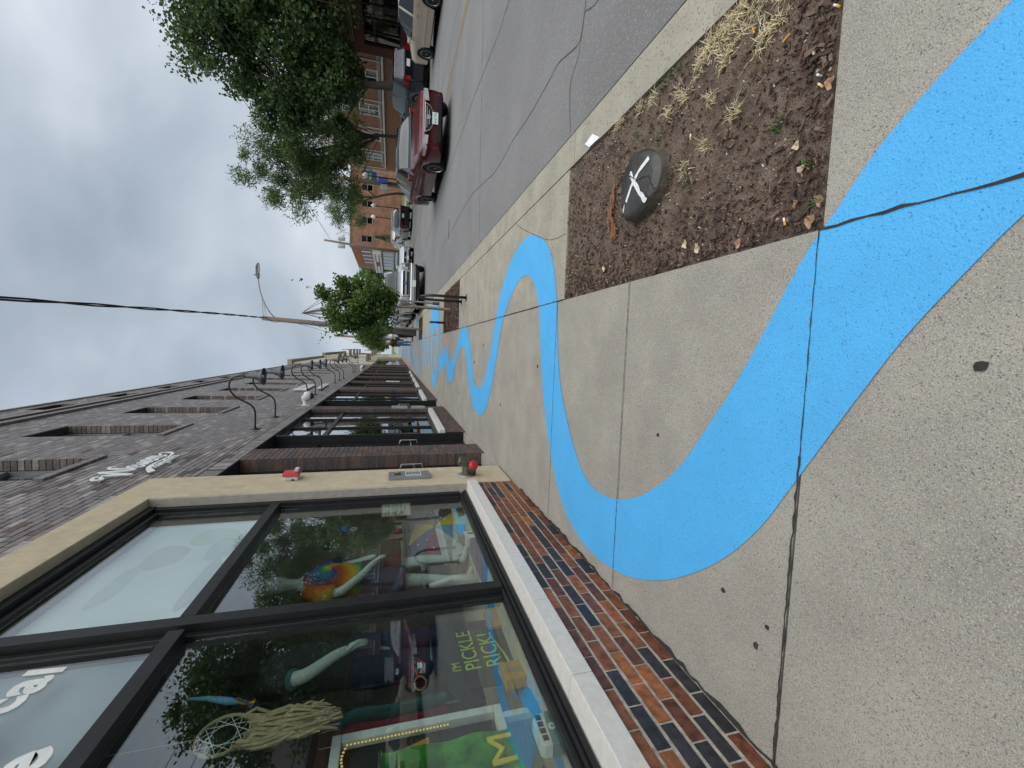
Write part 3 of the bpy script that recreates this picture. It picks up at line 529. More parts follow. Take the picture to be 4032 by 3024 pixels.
CH = 0.0692; BL = 0.203; GAP = 0.010
def free(y0, y1, z0, z1, ops):
    """intervals of [y0,y1] not covered by openings that overlap the z band"""
    iv = [(y0, y1)]
    for (a, b, c, d) in ops:
        if d <= z0 + 1e-6 or c >= z1 - 1e-6: continue
        nx = []
        for (p, q) in iv:
            if b <= p or a >= q: nx.append((p, q)); continue
            if a > p: nx.append((p, a))
            if b < q: nx.append((b, q))
        iv = nx
    return iv
bricks = []   # (y0,y1,z0,z1,x_front)
def field(y0, y1, z0, z1, ops, jit=0.0016):
    k = 0; z = z0
    while z < z1 - 0.01:
        zt = min(z + CH - GAP, z1)
        off = (k % 2) * BL / 2
        for (p, q) in free(y0, y1, z, zt, ops):
            nb = max(1, round((q - p) / BL)); bl = (q - p) / nb if q - p < 6 else BL
            y = p - off * bl / BL if q - p < 6 else math.floor((p - off) / bl) * bl + off
            while y < q - 1e-4:
                a = p if y <= p + 1e-4 else y + GAP / 2; b = min(y + bl - GAP / 2, q)
                if y + bl > q - 1e-4: b = q
                if b - a > 0.02: bricks.append((a, b, z, zt, XW + random.uniform(-jit, jit)))
                y += bl
        z += CH; k += 1
field(-1.0, YE, 0.012, ZT, OPEN + SOLD)
for (a, b) in ((7.97, 11.05), (13.05, 16.05), (17.3, 19.8), (20.3, 23.0), (23.6, 26.2), (26.9, 29.5), (30.1, 32.7), (33.3, 35.9)):
    field(a, b, 0.012, 0.43, [], 0.001)
for (a, b, c, d) in SOLD:
    y = a
    while y < b:
        bricks.append((y + .003, min(y + 0.0635, b), c + .006, d - .006, XW + random.uniform(-.001, .001))); y += 0.0675
CXn, CYn, FWn = [np.array(v) for v in (CX, CY, FW)]
def px(p):
    d = np.array(p) - np.array((0, 0, 1.4)); w = d @ FWn
    if w <= 0.05: return None
    return 512 + 424.3 * (d @ CXn) / w, 384 - 424.3 * (d @ CYn) / w
BEIGE = lambda y, z: y < 5.37 and z < 3.9
sc_b = []
for i, (a, b, c, d, x) in enumerate(bricks):
    q = px((x, (a + b) / 2, shz((a + b) / 2, (c + d) / 2)))
    if q is None or not (0 < q[0] < 1024 and 0 < q[1] < 768): sc_b.append(0); continue
    r2 = x * x + ((a + b) / 2) ** 2 + ((c + d) / 2 - 1.4) ** 2
    sc_b.append((b - a) * (d - c) * 1.55 / r2 ** 1.5)
order = sorted(range(len(bricks)), key=lambda i: -sc_b[i]); top = set(order[:300])
def reddish(y, z): return z < 3.3 or (y < 6.95 and random.random() < 0.08)
ub = MB(); ub.box((-0.5, -0.5, -0.5), (0.5, 0.5, 0.5))
def unit_mesh(mat):
    o = ub.build('brick', mat, bld); me = o.data; bpy.data.objects.remove(o); return me
UM = {'d': unit_mesh('brickdark_o'), 'r': unit_mesh('brickred_o'), 's': unit_mesh('brickshop')}
BP = bld.location
def put_brick(a, b, c, d, xf, depth, me, parent, sh=True):
    o = bpy.data.objects.new('brick', me); col.objects.link(o); o.parent = parent
    ym = (a + b) / 2; zm = (c + d) / 2
    pl = parent.matrix_world.translation if False else parent.location
    o.location = (xf - depth / 2 - pl.x, ym - pl.y, (shz(ym, zm) if sh else zm) - pl.z); o.scale = (depth, b - a, d - c)
    return o
wall = {'d': MB(), 'r': MB()}
for i, (a, b, c, d, x) in enumerate(bricks):
    kx = 'r' if reddish(a, c) else 'd'
    dp = .2 if c < 3.3 else .13
    if i in top: put_brick(a, b, c, d, x, dp, UM[kx], bld)
    else:
        w = wall[kx]; x0 = x - dp
        w.add([(x0, a, c), (x, a, c), (x, b, c), (x0, b, c), (x0, a, d), (x, a, d), (x, b, d), (x0, b, d)], [(0, 3, 2, 1), (4, 5, 6, 7), (0, 1, 5, 4), (1, 2, 6, 5), (2, 3, 7, 6)])
for kx, mt in (('d', 'brickdark_f'), ('r', 'brickred_f')):
    o = wall[kx].build('brickwork', mt, bld, shear=True, rnd=True, world=True); o['kind'] = 'stuff'
# mortar body behind the bricks
mw = {0: MB(), 1: MB()}
zs = sorted({0.0, 3.3, ZT} | {z for o in OPEN for z in o[2:] if 0 < z < ZT})
for z0, z1 in zip(zs, zs[1:]):
    for (p, q) in free(-1.0, YE, z0 + .001, z1 - .001, OPEN):
        mw[0 if z1 > 3.4 else 1].box((XW - (0.25 if z1 > 3.4 else .205), p + .004, z0), (XW - 0.008, q - .004, z1))
for (a, b) in ((7.97, 11.05), (13.05, 16.05), (17.3, 19.8), (20.3, 23.0), (23.6, 26.2), (26.9, 29.5), (30.1, 32.7), (33.3, 35.9)): mw[1].box((XW - 0.2, a, 0), (XW - 0.008, b, 0.43))
mw[0].build('mortar', 'mortardark', bld, shear=True, world=True); mw[1].build('mortar', 'mortargrey', bld, shear=True, world=True)
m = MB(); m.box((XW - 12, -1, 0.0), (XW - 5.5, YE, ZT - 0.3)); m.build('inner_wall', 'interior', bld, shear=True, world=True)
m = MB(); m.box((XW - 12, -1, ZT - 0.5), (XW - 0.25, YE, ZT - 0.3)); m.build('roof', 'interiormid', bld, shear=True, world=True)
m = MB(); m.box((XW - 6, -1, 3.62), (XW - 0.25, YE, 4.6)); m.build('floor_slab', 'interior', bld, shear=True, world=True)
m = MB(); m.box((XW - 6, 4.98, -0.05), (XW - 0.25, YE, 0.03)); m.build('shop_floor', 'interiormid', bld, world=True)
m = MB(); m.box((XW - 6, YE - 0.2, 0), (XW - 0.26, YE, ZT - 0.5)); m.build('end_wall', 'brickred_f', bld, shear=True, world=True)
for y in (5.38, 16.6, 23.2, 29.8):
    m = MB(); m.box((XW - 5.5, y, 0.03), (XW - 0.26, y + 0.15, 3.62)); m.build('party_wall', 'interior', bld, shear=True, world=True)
# cornice courses, coping, window sills
for (z0, z1, pr) in ((7.70, 7.79, .05), (7.86, 7.93, .025), (7.99, 8.09, .055)):
    m = MB(); m.box((XW - .05, -1, z0), (XW + pr, YE + .02, z1)); m.build('cornice_course', 'brickdark_f', bld, shear=True, world=True, rnd=True)
m = MB(); m.box((XW - .3, -1, ZT), (XW + .03, YE + .03, ZT + .07)); m.build('coping', 'signgrey', bld, shear=True, world=True)
for k, (a, b) in enumerate(WIN):
    # window: recessed frame, two sashes, brick sill of rowlocks
    m = MB(); x0, x1 = XW - .22, XW - .14
    m.box((x0, a, 5.05), (x1, a + .05, 6.77)); m.box((x0, b - .05, 5.05), (x1, b, 6.77)); m.box((x0, a + .05, 6.70), (x1, b - .05, 6.77)); m.box((x0, a + .05, 5.05), (x1, b - .05, 5.11)); m.box((x0 + .01, a + .05, 5.88), (x1 + .012, b - .05, 5.93))
    w = m.build('window', 'greymetal' if k < 4 else 'blackmetal', bld, shear=True, world=True)
    for (c, d) in ((5.11, 5.88), (5.93, 6.70)):
        g_ = MB(); g_.box((XW - .185, a + .05, c), (XW - .179, b - .05, d)); g_.build('pane', 'glassdark', w, shear=True, world=True)
    m = MB(); m.box((XW - .4, a, 5.05), (XW - .36, b, 6.77)); m.build('blind', 'interiormid' if k % 3 else 'blind', w, shear=True, world=True)
    for j in range(14):
        y0 = a - .06 + j * .0755
        m = MB(); m.add([(XW - .13, y0, 5.065), (XW + .028, y0, 5.03), (XW + .028, y0 + .065, 5.03), (XW - .13, y0 + .065, 5.065), (XW - .13, y0, 4.955), (XW + .028, y0, 4.94), (XW + .028, y0 + .065, 4.94), (XW - .13, y0 + .065, 4.955)], [(0, 1, 2, 3), (4, 7, 6, 5), (0, 4, 5, 1), (1, 5, 6, 2), (2, 6, 7, 3), (3, 7, 4, 0)])
        if k < 5: m.build('sill_brick', 'brickdark_o', w, shear=True, world=True)
        else:
            if j == 0: sm = MB()
            sm.add(m.v, m.f)
            if j == 13: sm.build('sill', 'brickdark_f', w, shear=True, world=True, rnd=True)
for (a, b) in REC:
    m = MB(); m.box((XW - .25, a, 8.3), (XW - .12, b, 8.66)); m.build('recess_panel', 'interior', bld, shear=True, world=True)
# ground floor glazing
def glazing(y0, y1, z0, z1, mul, trz, name='shop_window', xf=XW - 0.07, louver=False):
    m = MB(); d = 0.07; t = 0.06
    m.box((xf - d, y0, z0), (xf, y0 + t, z1)); m.box((xf - d, y1 - t, z0), (xf, y1, z1)); m.box((xf - d, y0 + t, z1 - t), (xf, y1 - t, z1)); m.box((xf - d, y0 + t, z0), (xf, y1 - t, z0 + .09))
    m.box((xf - d, y0 + t, trz - .035), (xf + .003, y1 - t, trz + .035))
    for y in mul: m.box((xf - d, y - .03, z0 + .09), (xf + .002, y + .03, trz - .035)); m.box((xf - d, y - .03, trz + .035), (xf + .002, y + .03, z1 - t))
    w = m.build(name, 'blackmetal', bld, shear=True, world=True)
    es = [y0 + t] + [v for y in mul for v in (y - .03, y + .03)] + [y1 - t]
    for i in range(0, len(es), 2):
        for (c, d_) in ((z0 + .09, trz - .035), (trz + .035, z1 - t)):
            if louver and c > trz:
                for s_ in range(9):
                    zz = c + (d_ - c) * s_ / 9; l_ = MB(); l_.add([(xf - .02, es[i], zz), (xf - .02, es[i + 1], zz), (xf - .08, es[i + 1], zz + .06), (xf - .08, es[i], zz + .06), (xf - .02, es[i], zz + .008), (xf - .02, es[i + 1], zz + .008), (xf - .08, es[i + 1], zz + .068), (xf - .08, es[i], zz + .068)], [(0, 1, 2, 3), (7, 6, 5, 4), (0, 4, 5, 1), (3, 2, 6, 7), (0, 3, 7, 4), (1, 5, 6, 2)])
                    l_.build('louver_slat', 'blackmetal', w, shear=True, world=True)
                continue
            g_ = MB(); g_.box((xf - .035, es[i], c), (xf - .029, es[i + 1], d_)); g_.build('pane', 'glass' if not louver else 'glassdark', w, shear=True, world=True)
    return w
def door(y0, y1, num=None, xr=XW - 0.17):
    m = MB(); t = .07; zt = 2.22
    m.box((xr - .1, y0, 0.0), (xr, y0 + .05, BT)); m.box((xr - .1, y1 - .05, 0.0), (xr, y1, BT)); m.box((xr - .1, y0 + .05, zt), (xr + .002, y1 - .05, zt + .08)); m.box((xr - .1, y0 + .05, BT - .06), (xr, y1 - .05, BT)); m.box((xr - .1, y0 + .05, 2.62), (xr + .001, y1 - .05, 2.68))
    d = m.build('door', 'blackmetal', bld, shear=True, world=True)
    m = MB(); a, b = y0 + .055, y1 - .055
    m.box((xr - .05, a, .02), (xr - .005, a + .10, zt - .01)); m.box((xr - .05, b - .10, .02), (xr - .005, b, zt - .01)); m.box((xr - .05, a + .1, .02), (xr - .005, b - .1, .25)); m.box((xr - .05, a + .1, zt - .13), (xr - .005, b - .1, zt - .01)); m.build('leaf_frame', 'blackpaint', d, shear=True, world=True)
    for (p, q, c, e_) in ((a + .1, b - .1, .25, zt - .13), (y0 + .05, y1 - .05, zt + .08, 2.62), (y0 + .05, y1 - .05, 2.68, BT - .06)):
        g_ = MB(); g_.box((xr - .03, p, c), (xr - .025, q, e_)); g_.build('pane', 'glass', d, shear=True, world=True)
    m = MB(); m.tube([(xr, b - .05, .95), (xr + .06, b - .05, .97), (xr + .06, b - .05, 1.25), (xr, b - .05, 1.27)], .012, 8); m.tube([(xr + .05, a + .1, 1.08), (xr + .05, b - .05, 1.08)], .014, 8); m.build('handle', 'steel', d, shear=True, world=True)
    m = MB(); m.box((xr - .3, y0, -.01), (XW - .01, y1, 0.05)); m.build('threshold', 'concrete_plain', d, world=True)
    for s_ in (y0, y1):
        pass
    return d
door(5.37, 6.26); door(6.9, 7.92); door(11.62, 13.0)
for y_ in (7.92, 13.0):
    m = MB(); m.box((XW - .27, y_, 0), (XW - .02, y_ + .05, BT)); m.build('corner_post', 'blackmetal', bld, shear=True, world=True)
glazing(7.97, 11.05, .53, BT, (9.0, 10.03), 2.58); glazing(13.05, 16.05, .53, BT, (14.05, 15.05), 2.58)
for i, (a, b) in enumerate(BAYS[2:]):
    glazing(a, b, .53, BT, ((a + b) / 2,), 2.58, louver=i < 4)
for (a, b) in ((7.99, 11.05), (13.07, 16.05), (17.3, 19.8), (20.3, 23.0), (23.6, 26.2), (26.9, 29.5)):
    n_ = max(2, round((b - a) / 0.75))
    for i in range(n_):
        m = MB(); p = a + (b - a) * i / n_; q = a + (b - a) * (i + 1) / n_; m.box((XW - .16, p + .003, .432), (XW + .04, q - .003, .535)); m.build('sill_stone', 'stone', bld, shear=True, world=True, bevel=.004)
# lintel angles
for (a, b) in BAYS + [(5.36, 6.27)]:
    m = MB(); m.box((XW - .15, a, BT - .014), (XW + .006, b, BT - .002)); m.build('lintel', 'blackmetal', bld, shear=True, world=True)
# plaques on the second brick pier
m = MB(); m.box((XW, 11.12, 1.05), (XW + .03, 11.52, 1.45)); m.build('plaque', 'greytrim', bld, shear=True, world=True)
m = MB(); m.box((XW, 11.12, .6), (XW + .03, 11.52, .95)); m.build('plaque', 'greytrim', bld, shear=True, world=True)
m = MB(); m.box((XW, 19.9, 1.2), (XW + .03, 20.2, 1.8)); m.build('plaque', 'stone', bld, shear=True, world=True)

# ------------------------------------------------------------------ beige framed storefront, nearest bay
shop = thing('storefront', 'beige stucco framed shopfront with black glazing above a brick base', 'storefront', (-1.55, 2.2, 0))
XF = -1.50
m = MB(); m.box((-1.66, 4.70, 0.02), (XF, 5.36, 3.885)); m.build('stucco_pillar', 'stucco', shop, shear=True, world=True, bevel=.008)
m = MB(); m.box((-1.66, -2.5, 3.57), (XF, 4.697, 3.885)); m.build('stucco_header', 'stucco', shop, shear=True, world=True, bevel=.008)
m = MB(); m.box((-1.662, 4.66, .54), (-1.507, 4.702, 3.57)); m.build('reveal', 'stuccogrey', shop, shear=True, world=True)
m = MB(); m.box((-1.67, -2.5, 0), (-1.5145, 4.69, .432)); m.build('mortar', 'mortar', shop, shear=True, world=True)
ch = 0.0717
for k in range(6):
    y = 4.69 - (k % 2) * .106
    if k % 2: put_brick(4.69 - .10, 4.688, .006 + k * ch, .006 + k * ch + .0605, -1.511, .08, UM['s'], shop)
    while y > 0.35:
        a = y - .2015
        put_brick(a, y - .0005, .006 + k * ch + random.uniform(-.001, .001), .006 + k * ch + .0605 + random.uniform(-.001, .001), -1.511 + random.uniform(-.0015, .0015), .08, UM['s'], shop); y -= .2125
for i, y in enumerate(np.arange(4.69, -0.7, -0.6)):
    m = MB(); a, b = y - .597, y
    m.add([(-1.64, a, .434), (-1.472, a, .434), (-1.472, b, .434), (-1.64, b, .434), (-1.64, a, .56), (-1.472, a, .54), (-1.472, b, .54), (-1.64, b, .56)], [(0, 3, 2, 1), (4, 5, 6, 7), (0, 1, 5, 4), (1, 2, 6, 5), (2, 3, 7, 6), (3, 0, 4, 7)]); m.build('sill_stone', 'stone', shop, shear=True, world=True, bevel=.005)
def bar(name, a, b, mat='blackmetal', par=None): 
    m = MB(); m.box(a, b); return m.build(name, mat, par or shop, shear=True, world=True, bevel=.004)
for (x0, x1, z0, z1) in ((-1.66, -1.575, .562, .585), (-1.66, -1.59, .587, .605), (-1.66, -1.61, .607, .635)): bar('bottom_rail', (x0, -2.5, z0), (x1, 4.66, z1))
for (y0, y1, x1) in ((4.60, 4.66, -1.585), (4.56, 4.598, -1.615), (2.64, 2.72, -1.57), (2.60, 2.638, -1.62), (0.42, 0.50, -1.57)): bar('mullion', (-1.66, y0, .637), (x1, y1, 3.49))
for (y0, y1) in ((2.722, 4.558), (0.502, 2.598), (-2.5, .418)): bar('transom', (-1.66, y0, 2.43), (-1.571, y1, 2.51))
bar('top_rail', (-1.66, -2.5, 3.50), (-1.575, 4.658, 3.568)); bar('top_rail', (-1.66, -2.5, 3.45), (-1.615, 4.557, 3.498))
for (y0, y1) in ((2.722, 4.558), (0.502, 2.598), (-2.5, .418)):
    for (z0, z1) in ((.637, 2.428), (2.512, 3.448)):
        m = MB(); m.box((-1.648, y0, z0), (-1.642, y1, z1)); m.build('pane', 'glass', shop, shear=True, world=True)
# printed panels behind the upper panes, with lettering
m = MB(); m.box((-1.74, 2.78, 2.53), (-1.72, 4.52, 3.42)); m.build('sign_panel', 'panelpale', shop, shear=True, world=True)
m = MB(); m.box((-1.74, 0.3, 2.53), (-1.72, 2.60, 3.42)); m.build('sign_panel', 'panelgrey', shop, shear=True, world=True)
pl = shop.location
for (t, s_, y, z, rot) in (('c', .23, 2.275, 2.93, .1), ('a', .25, 2.38, 2.915, .02), ('l', .21, 2.50, 2.905, -.06), ('e', .26, 1.93, 2.61, .3)):
    text_obj('lettering', t, s_, 'white', shop, (-1.641 - pl.x, y - pl.y - .03, shz(y, z) - pl.z), (0, math.cos(rot), math.sin(rot)), (0, -math.sin(rot), math.cos(rot)), .0008, 1.0, 'LEFT', .009)
m = MB(); m.lathe([(0.0, 0), (.2, 0), (.2, .0012), (0, .0012)], (-1.6415, 2.03, 3.08), (1, 0, 0), 32); m.build('printed_disc', 'charcoal', shop, shear=True, world=True)
m = MB(); m.lathe([(0.0, 0), (.14, 0), (.14, .001), (0, .001)], (-1.640, 2.09, 3.10), (1, 0, 0), 32); m.build('printed_disc', 'panelgrey', shop, shear=True, world=True)
for i_, (c, y, z, ry, rz_) in enumerate((('lavender', 3.45, 3.2, .26, .075), ('rose', 3.86, 3.08, .2, .16), ('limegreen', 4.2, 2.86, .17, .2), ('charcoal', 3.4, 2.66, .34, .07), ('lavender', 3.95, 2.72, .2, .11))):
    if 'print_' + c not in MATS: pm('print_' + c, tuple(.82 * a + .18 * b for a, b in zip((0.76, 0.83, 0.86), MATS[c].node_tree.nodes['Mix'].inputs['B'].default_value[:3])), .6, .03)
    m = MB(); m.extr([(-1.719 + .0004 * i_, y + ry * (1 + .12 * math.sin(3 * t)) * math.cos(t), z + rz_ * (1 + .15 * math.cos(2 * t)) * math.sin(t)) for t in np.linspace(0, 6.2832, 25)[:-1]], (.0003, 0, 0)); m.build('print_patch', 'print_' + c, shop, shear=True, world=True)
# shop interior: platform, partition, floor, ceiling
m = MB(); m.box((-2.9, -2.0, .5), (-1.67, 4.9, .575)); m.build('display_platform', 'cream', shop, shear=True, world=True)
m = MB(); m.box((-3.6, 4.95, 0), (-1.66, 5.0, 3.6)); m.build('partition', 'stuccogrey', shop, shear=True, world=True)
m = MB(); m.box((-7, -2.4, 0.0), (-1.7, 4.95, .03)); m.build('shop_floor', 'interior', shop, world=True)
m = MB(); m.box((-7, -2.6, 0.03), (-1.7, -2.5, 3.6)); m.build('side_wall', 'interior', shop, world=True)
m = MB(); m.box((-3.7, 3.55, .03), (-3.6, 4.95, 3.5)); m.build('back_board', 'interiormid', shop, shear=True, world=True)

# ------------------------------------------------------------------ fixtures on the facade
def lamp_proto(y, z, label, first=None, rz=0.0):
    if first is None:
        t = thing('gooseneck_lamp', label, 'wall lamp', (XW, y, shz(y, z)), rz, 'gooseneck lamps along the brick facade')
        m = MB(); m.lathe([(.085, 0), (.085, .008), (.03, .022), (.022, .03)], (0, 0, 0), (1, 0, 0), 16); m.build('wall_plate', 'blackpaint', t, smooth=True)
        P_ = smooth_path([(0.02, 0, 0), (.30, 0, 0), (.42, 0, .05), (.50, 0, .17), (.58, 0, .30), (.72, 0, .40), (.88, 0, .38), (.95, 0, .26), (.95, 0, .12)], 5)
        m = MB(); m.tube(P_, .016, 10); m.build('arm', 'blackpaint', t, smooth=True)
        m = MB(); m.lathe([(.02, .14), (.035, .12), (.04, .02), (.06, 0), (.075, -.05), (.08, -.06), (.15, -.13), (.155, -.15), (.147, -.145), (.075, -.07), (.05, -.02)], (.95, 0, 0), (0, 0, 1), 24); m.build('shade', 'darkshade', t, smooth=True)
        m = MB(); m.ell((.95, 0, -.09), (.04, .04, .055)); m.build('bulb', 'globe', t, smooth=True)
        return t
    t = copy_tree(first); t.location = (XW, y, shz(y, z)); t['label'] = label; t.rotation_euler = (0, 0, rz); return t
LP = [(8.5, 3.775, 'nearest black gooseneck lamp on the dark brick facade'), (9.87, 3.79, 'second gooseneck lamp from the near end of the brick facade'), (13.58, 3.87, 'third gooseneck lamp, just beyond the nearer white dome camera'), (14.3, 3.77, 'fourth gooseneck lamp along the facade, close behind the third'), (15.59, 3.79, 'fifth gooseneck lamp along the brick facade'), (18.9, 3.80, 'sixth gooseneck lamp along the brick facade'), (20.2, 3.78, 'seventh gooseneck lamp along the brick facade'), (21.5, 3.76, 'eighth gooseneck lamp along the brick facade'), (26.2, 3.78, 'ninth gooseneck lamp, second from the far end'), (27.8, 3.81, 'farthest gooseneck lamp on the brick facade')]
l0 = None
for y, z, lb in LP:
    o = lamp_proto(y, z, lb, l0, random.uniform(-.03, .03)); l0 = l0 or o
def dome_cam(y, z, lb):
    t = thing('security_camera', lb, 'camera', (XW, y, shz(y, z)), 0, 'dome cameras on the facade')
    m = MB(); m.box((0, -.10, -.1), (.02, .10, .1)); m.build('base_plate', 'whiteplastic', t, bevel=.006)
    m = MB(); m.tube(smooth_path([(.015, 0, .0), (.10, 0, .02), (.20, 0, .06), (.24, 0, .02)], 4), [.06, .06, .06, .055, .055, .05, .05, .05, .05, .045, .045, .045, .045], 12); m.build('arm', 'whiteplastic', t, smooth=True)
    m = MB(); m.lathe([(.05, .08), (.10, .06), (.115, 0), (.115, -.08), (.10, -.09)], (.25, 0, -.03), (0, 0, 1), 20); m.build('housing', 'whiteplastic', t, smooth=True)
    m = MB(); m.ell((.25, 0, -.12), (.085, .085, .075)); m.build('dome', 'charcoal', t, smooth=True)
dome_cam(11.72, 3.55, 'nearer white dome camera on bracket above the shop windows'); dome_cam(28.9, 3.52, 'farther white dome camera on bracket by the last lamps')
# white shop sign boards between the lamps
t = thing('shop_sign', 'upper white lettered sign board on the brick wall behind the lamps', 'sign', (XW + .03, 16.4, shz(16.4, 4.43)))
m = MB(); m.box((0, -1.05, -.2), (.04, -.85, .2)); m.build('emblem_bar', 'signwhite', t)
for z in (-.1, .1):
    m = MB(); m.box((0, -.75, z - .075), (.03, 1.0, z + .075)); m.build('letter_strip', 'signwhite', t)
    for k in range(7): m = MB(); m.box((.0305, -.7 + k * .245, z - .05), (.034, -.64 + k * .245 + .05 * (k % 2), z + .03)); m.build('letter_gap', 'signgrey', t)
t = thing('flat_sign', 'lower slim white sign panel on the brick wall under the lettered board', 'sign', (XW + .03, 16.85, shz(16.85, 3.92)))
m = MB(); m.box((0, -.9, -.08), (.04, .9, .08)); m.build('board', 'signwhite', t); m = MB(); m.box((.041, -.8, -.03), (.043, .8, .03)); m.build('print_strip', 'signgrey', t)
t = thing('hanging_sign', 'white projecting sign at the far end of the brick building', 'sign', (XW, 37.8, 3.5))
m = MB(); m.box((0.1, -.06, .0), (.6, .06, .5)); m.build('board', 'signwhite', t); m = MB(); m.tube([(0, 0, .55), (.65, 0, .55)], .02, 8); m.build('bracket', 'blackpaint', t)
# script sign
sg = thing('script_sign', 'white script sign reading Newens dairy lofts on dark brick', 'sign', (XW + .01, 5.4, 4.0))
fr = ((.0, 0, 0), (0, 1, 0), (0, 0, 1), (1, 0, 0))
def S2(mb, pts, w, d=.035, x=.02):
    P_ = smooth_path([(a, b, 0) for a, b in pts], 6); P_ = [(p.x, p.y) for p in P_]
    n_ = len(P_)
    if hasattr(w, '__len__'):
        w = [q * .72 for q in w]; ws = [w[min(int(i / 6), len(w) - 1)] * (1 - (i % 6) / 6) + w[min(int(i / 6) + 1, len(w) - 1)] * ((i % 6) / 6) for i in range(n_)]
    else: ws = [w] * n_
    stroke(mb, P_, ws, d, ((x, 0, 0), (0, 1, 0), (0, 0, 1), (1, 0, 0)))
sg.scale = (1, .80, .95)
# letters in metres: y to the right, z up
def lett(pts_list, name='letter'):
    m = MB()
    for i, (pts, w) in enumerate(pts_list): S2(m, pts, w, .010 + .001 * i, .02)
    m.build(name, 'signwhite', sg)
lett([([(.23, .47), (.12, .40), (.04, .36), (.02, .42), (.10, .47), (.20, .44), (.24, .30), (.26, .18), (.27, .16)], [.02, .05, .06, .05, .05, .07, .09, .08, .03]),
      ([(.27, .17), (.32, .34), (.37, .50), (.40, .55)], [.03, .05, .06, .02]), ([(.395, .55), (.42, .42), (.45, .30), (.50, .24), (.55, .28)], [.03, .08, .08, .06, .03]), ([(.55, .28), (.56, .42), (.60, .53), (.68, .545), (.70, .50)], [.03, .05, .05, .05, .02])])
def e_at(y, z, s=1.0): lett([([(y + .0, z + .06 * s), (y + .08 * s, z + .08 * s), (y + .09 * s, z + .14 * s), (y + .04 * s, z + .16 * s), (y + .0, z + .09 * s), (y + .02 * s, z + .01 * s), (y + .08 * s, z), (y + .13 * s, z + .05 * s)], [.025, .03, .04, .04, .055, .05, .04, .02])])
e_at(.63, .22)
lett([([(.77, .37), (.79, .25), (.82, .23), (.87, .28), (.89, .37)], [.03, .05, .05, .05, .03]), ([(.89, .37), (.90, .26), (.93, .23), (.98, .30), (1.0, .38)], [.03, .05, .05, .04, .03])])
e_at(1.0, .22)
lett([([(1.13, .38), (1.14, .22)], [.05, .05]), ([(1.14, .26), (1.18, .36), (1.22, .36), (1.235, .22)], [.03, .045, .05, .05])])
lett([([(1.26, .27), (1.33, .39), (1.32, .31), (1.37, .25), (1.31, .21), (1.26, .24)], [.025, .04, .05, .05, .04, .03])])
lett([([(1.36, .25), (1.44, .33), (1.54, .33), (1.56, .25), (1.45, .18), (1.2, .15), (.9, .16), (.6, .13), (.4, .03), (.34, .02)], [.02, .03, .05, .06, .05, .035, .03, .07, .11, .02])], 'flourish')
text_obj('lettering', 'dairy lofts', .155, 'signwhite', sg, (.02, .62, .045), (0, 1, 0), (0, 0, 1), .012, 1.15)
for y, z in ((.1, .4), (.65, .3), (1.2, .3), (.45, .08)):
    m = MB(); m.box((-.012, y - .01, z - .01), (.022, y + .01, z + .01)); m.build('standoff', 'steel', sg)
# fire alarm strobe, intercom panel, fire connection on the beige pillar
t = thing('fire_alarm', 'red fire alarm strobe box mounted on the beige pillar', 'fire alarm', (XF, 5.12, 2.44))
m = MB(); m.box((0, -.07, -.07), (.045, .07, .07)); m.build('back_box', 'whiteplastic', t, bevel=.01)
m = MB(); m.prism([(.046, -.09), (.046, .09), (.085, .075), (.085, -.075)], -.085, .085); m.build('body', 'redpaint', t, bevel=.01)
m = MB(); m.box((.086, -.05, -.075), (.12, .05, -.03)); m.build('strobe', 'headlamp', t, bevel=.008)
m = MB(); m.lathe([(.018, 0), (.016, .006), (0, .006)], (.0, -.072, -.02), (0, -1, 0), 12); m.build('knockout', 'black', t)
t = thing('intercom_panel', 'grey metal intercom panel with slots on the beige pillar', 'intercom', (XF, 5.0, .94))
m = MB(); m.box((0, -.11, 0), (.04, .11, .47)); m.build('housing', 'greymetal', t, bevel=.006)
m = MB(); m.box((.04, -.08, .10), (.043, .08, .28)); m.build('grille_plate', 'whiteplastic', t)
for k in range(10):
    m = MB(); m.box((.0432, -.055, .115 + k * .0165), (.046, .055, .123 + k * .0165)); m.build('slot', 'black', t)
m = MB(); m.box((.04, -.05, .33), (.044, .04, .40)); m.build('display', 'charcoal', t); m = MB(); m.ell((.042, .065, .37), (.006, .012, .012)); m.build('button', 'steel', t)
pass
t = thing('fire_connection', 'dark brass hose connection with red cap low on the beige pillar', 'hose connection', (XF, 4.98, .50))
m = MB(); m.lathe([(.11, 0), (.11, .006), (.06, .012)], (0, 0, 0), (1, 0, 0), 24); m.build('escutcheon', 'greymetal', t, smooth=True)
m = MB(); m.tube(smooth_path([(.0, 0, 0), (.10, 0, .0), (.15, 0, .03), (.18, 0, .10)], 5), [.058] * 6 + [.054] * 10, 16); m.build('body', 'brass', t, smooth=True)
m = MB(); m.lathe([(.0, 0), (.05, .002), (.056, .012), (.056, .05), (.04, .06)], (.12, -.06, -.05), (.55, -.6, -.45), 18); m.build('cap', 'redpaint', t, smooth=True)
m = MB(); m.tube([(.02, -.02, -.06), (.10, -.045, -.06), (.13, -.06, -.055)], .05, 14); m.build('outlet', 'brass', t, smooth=True)

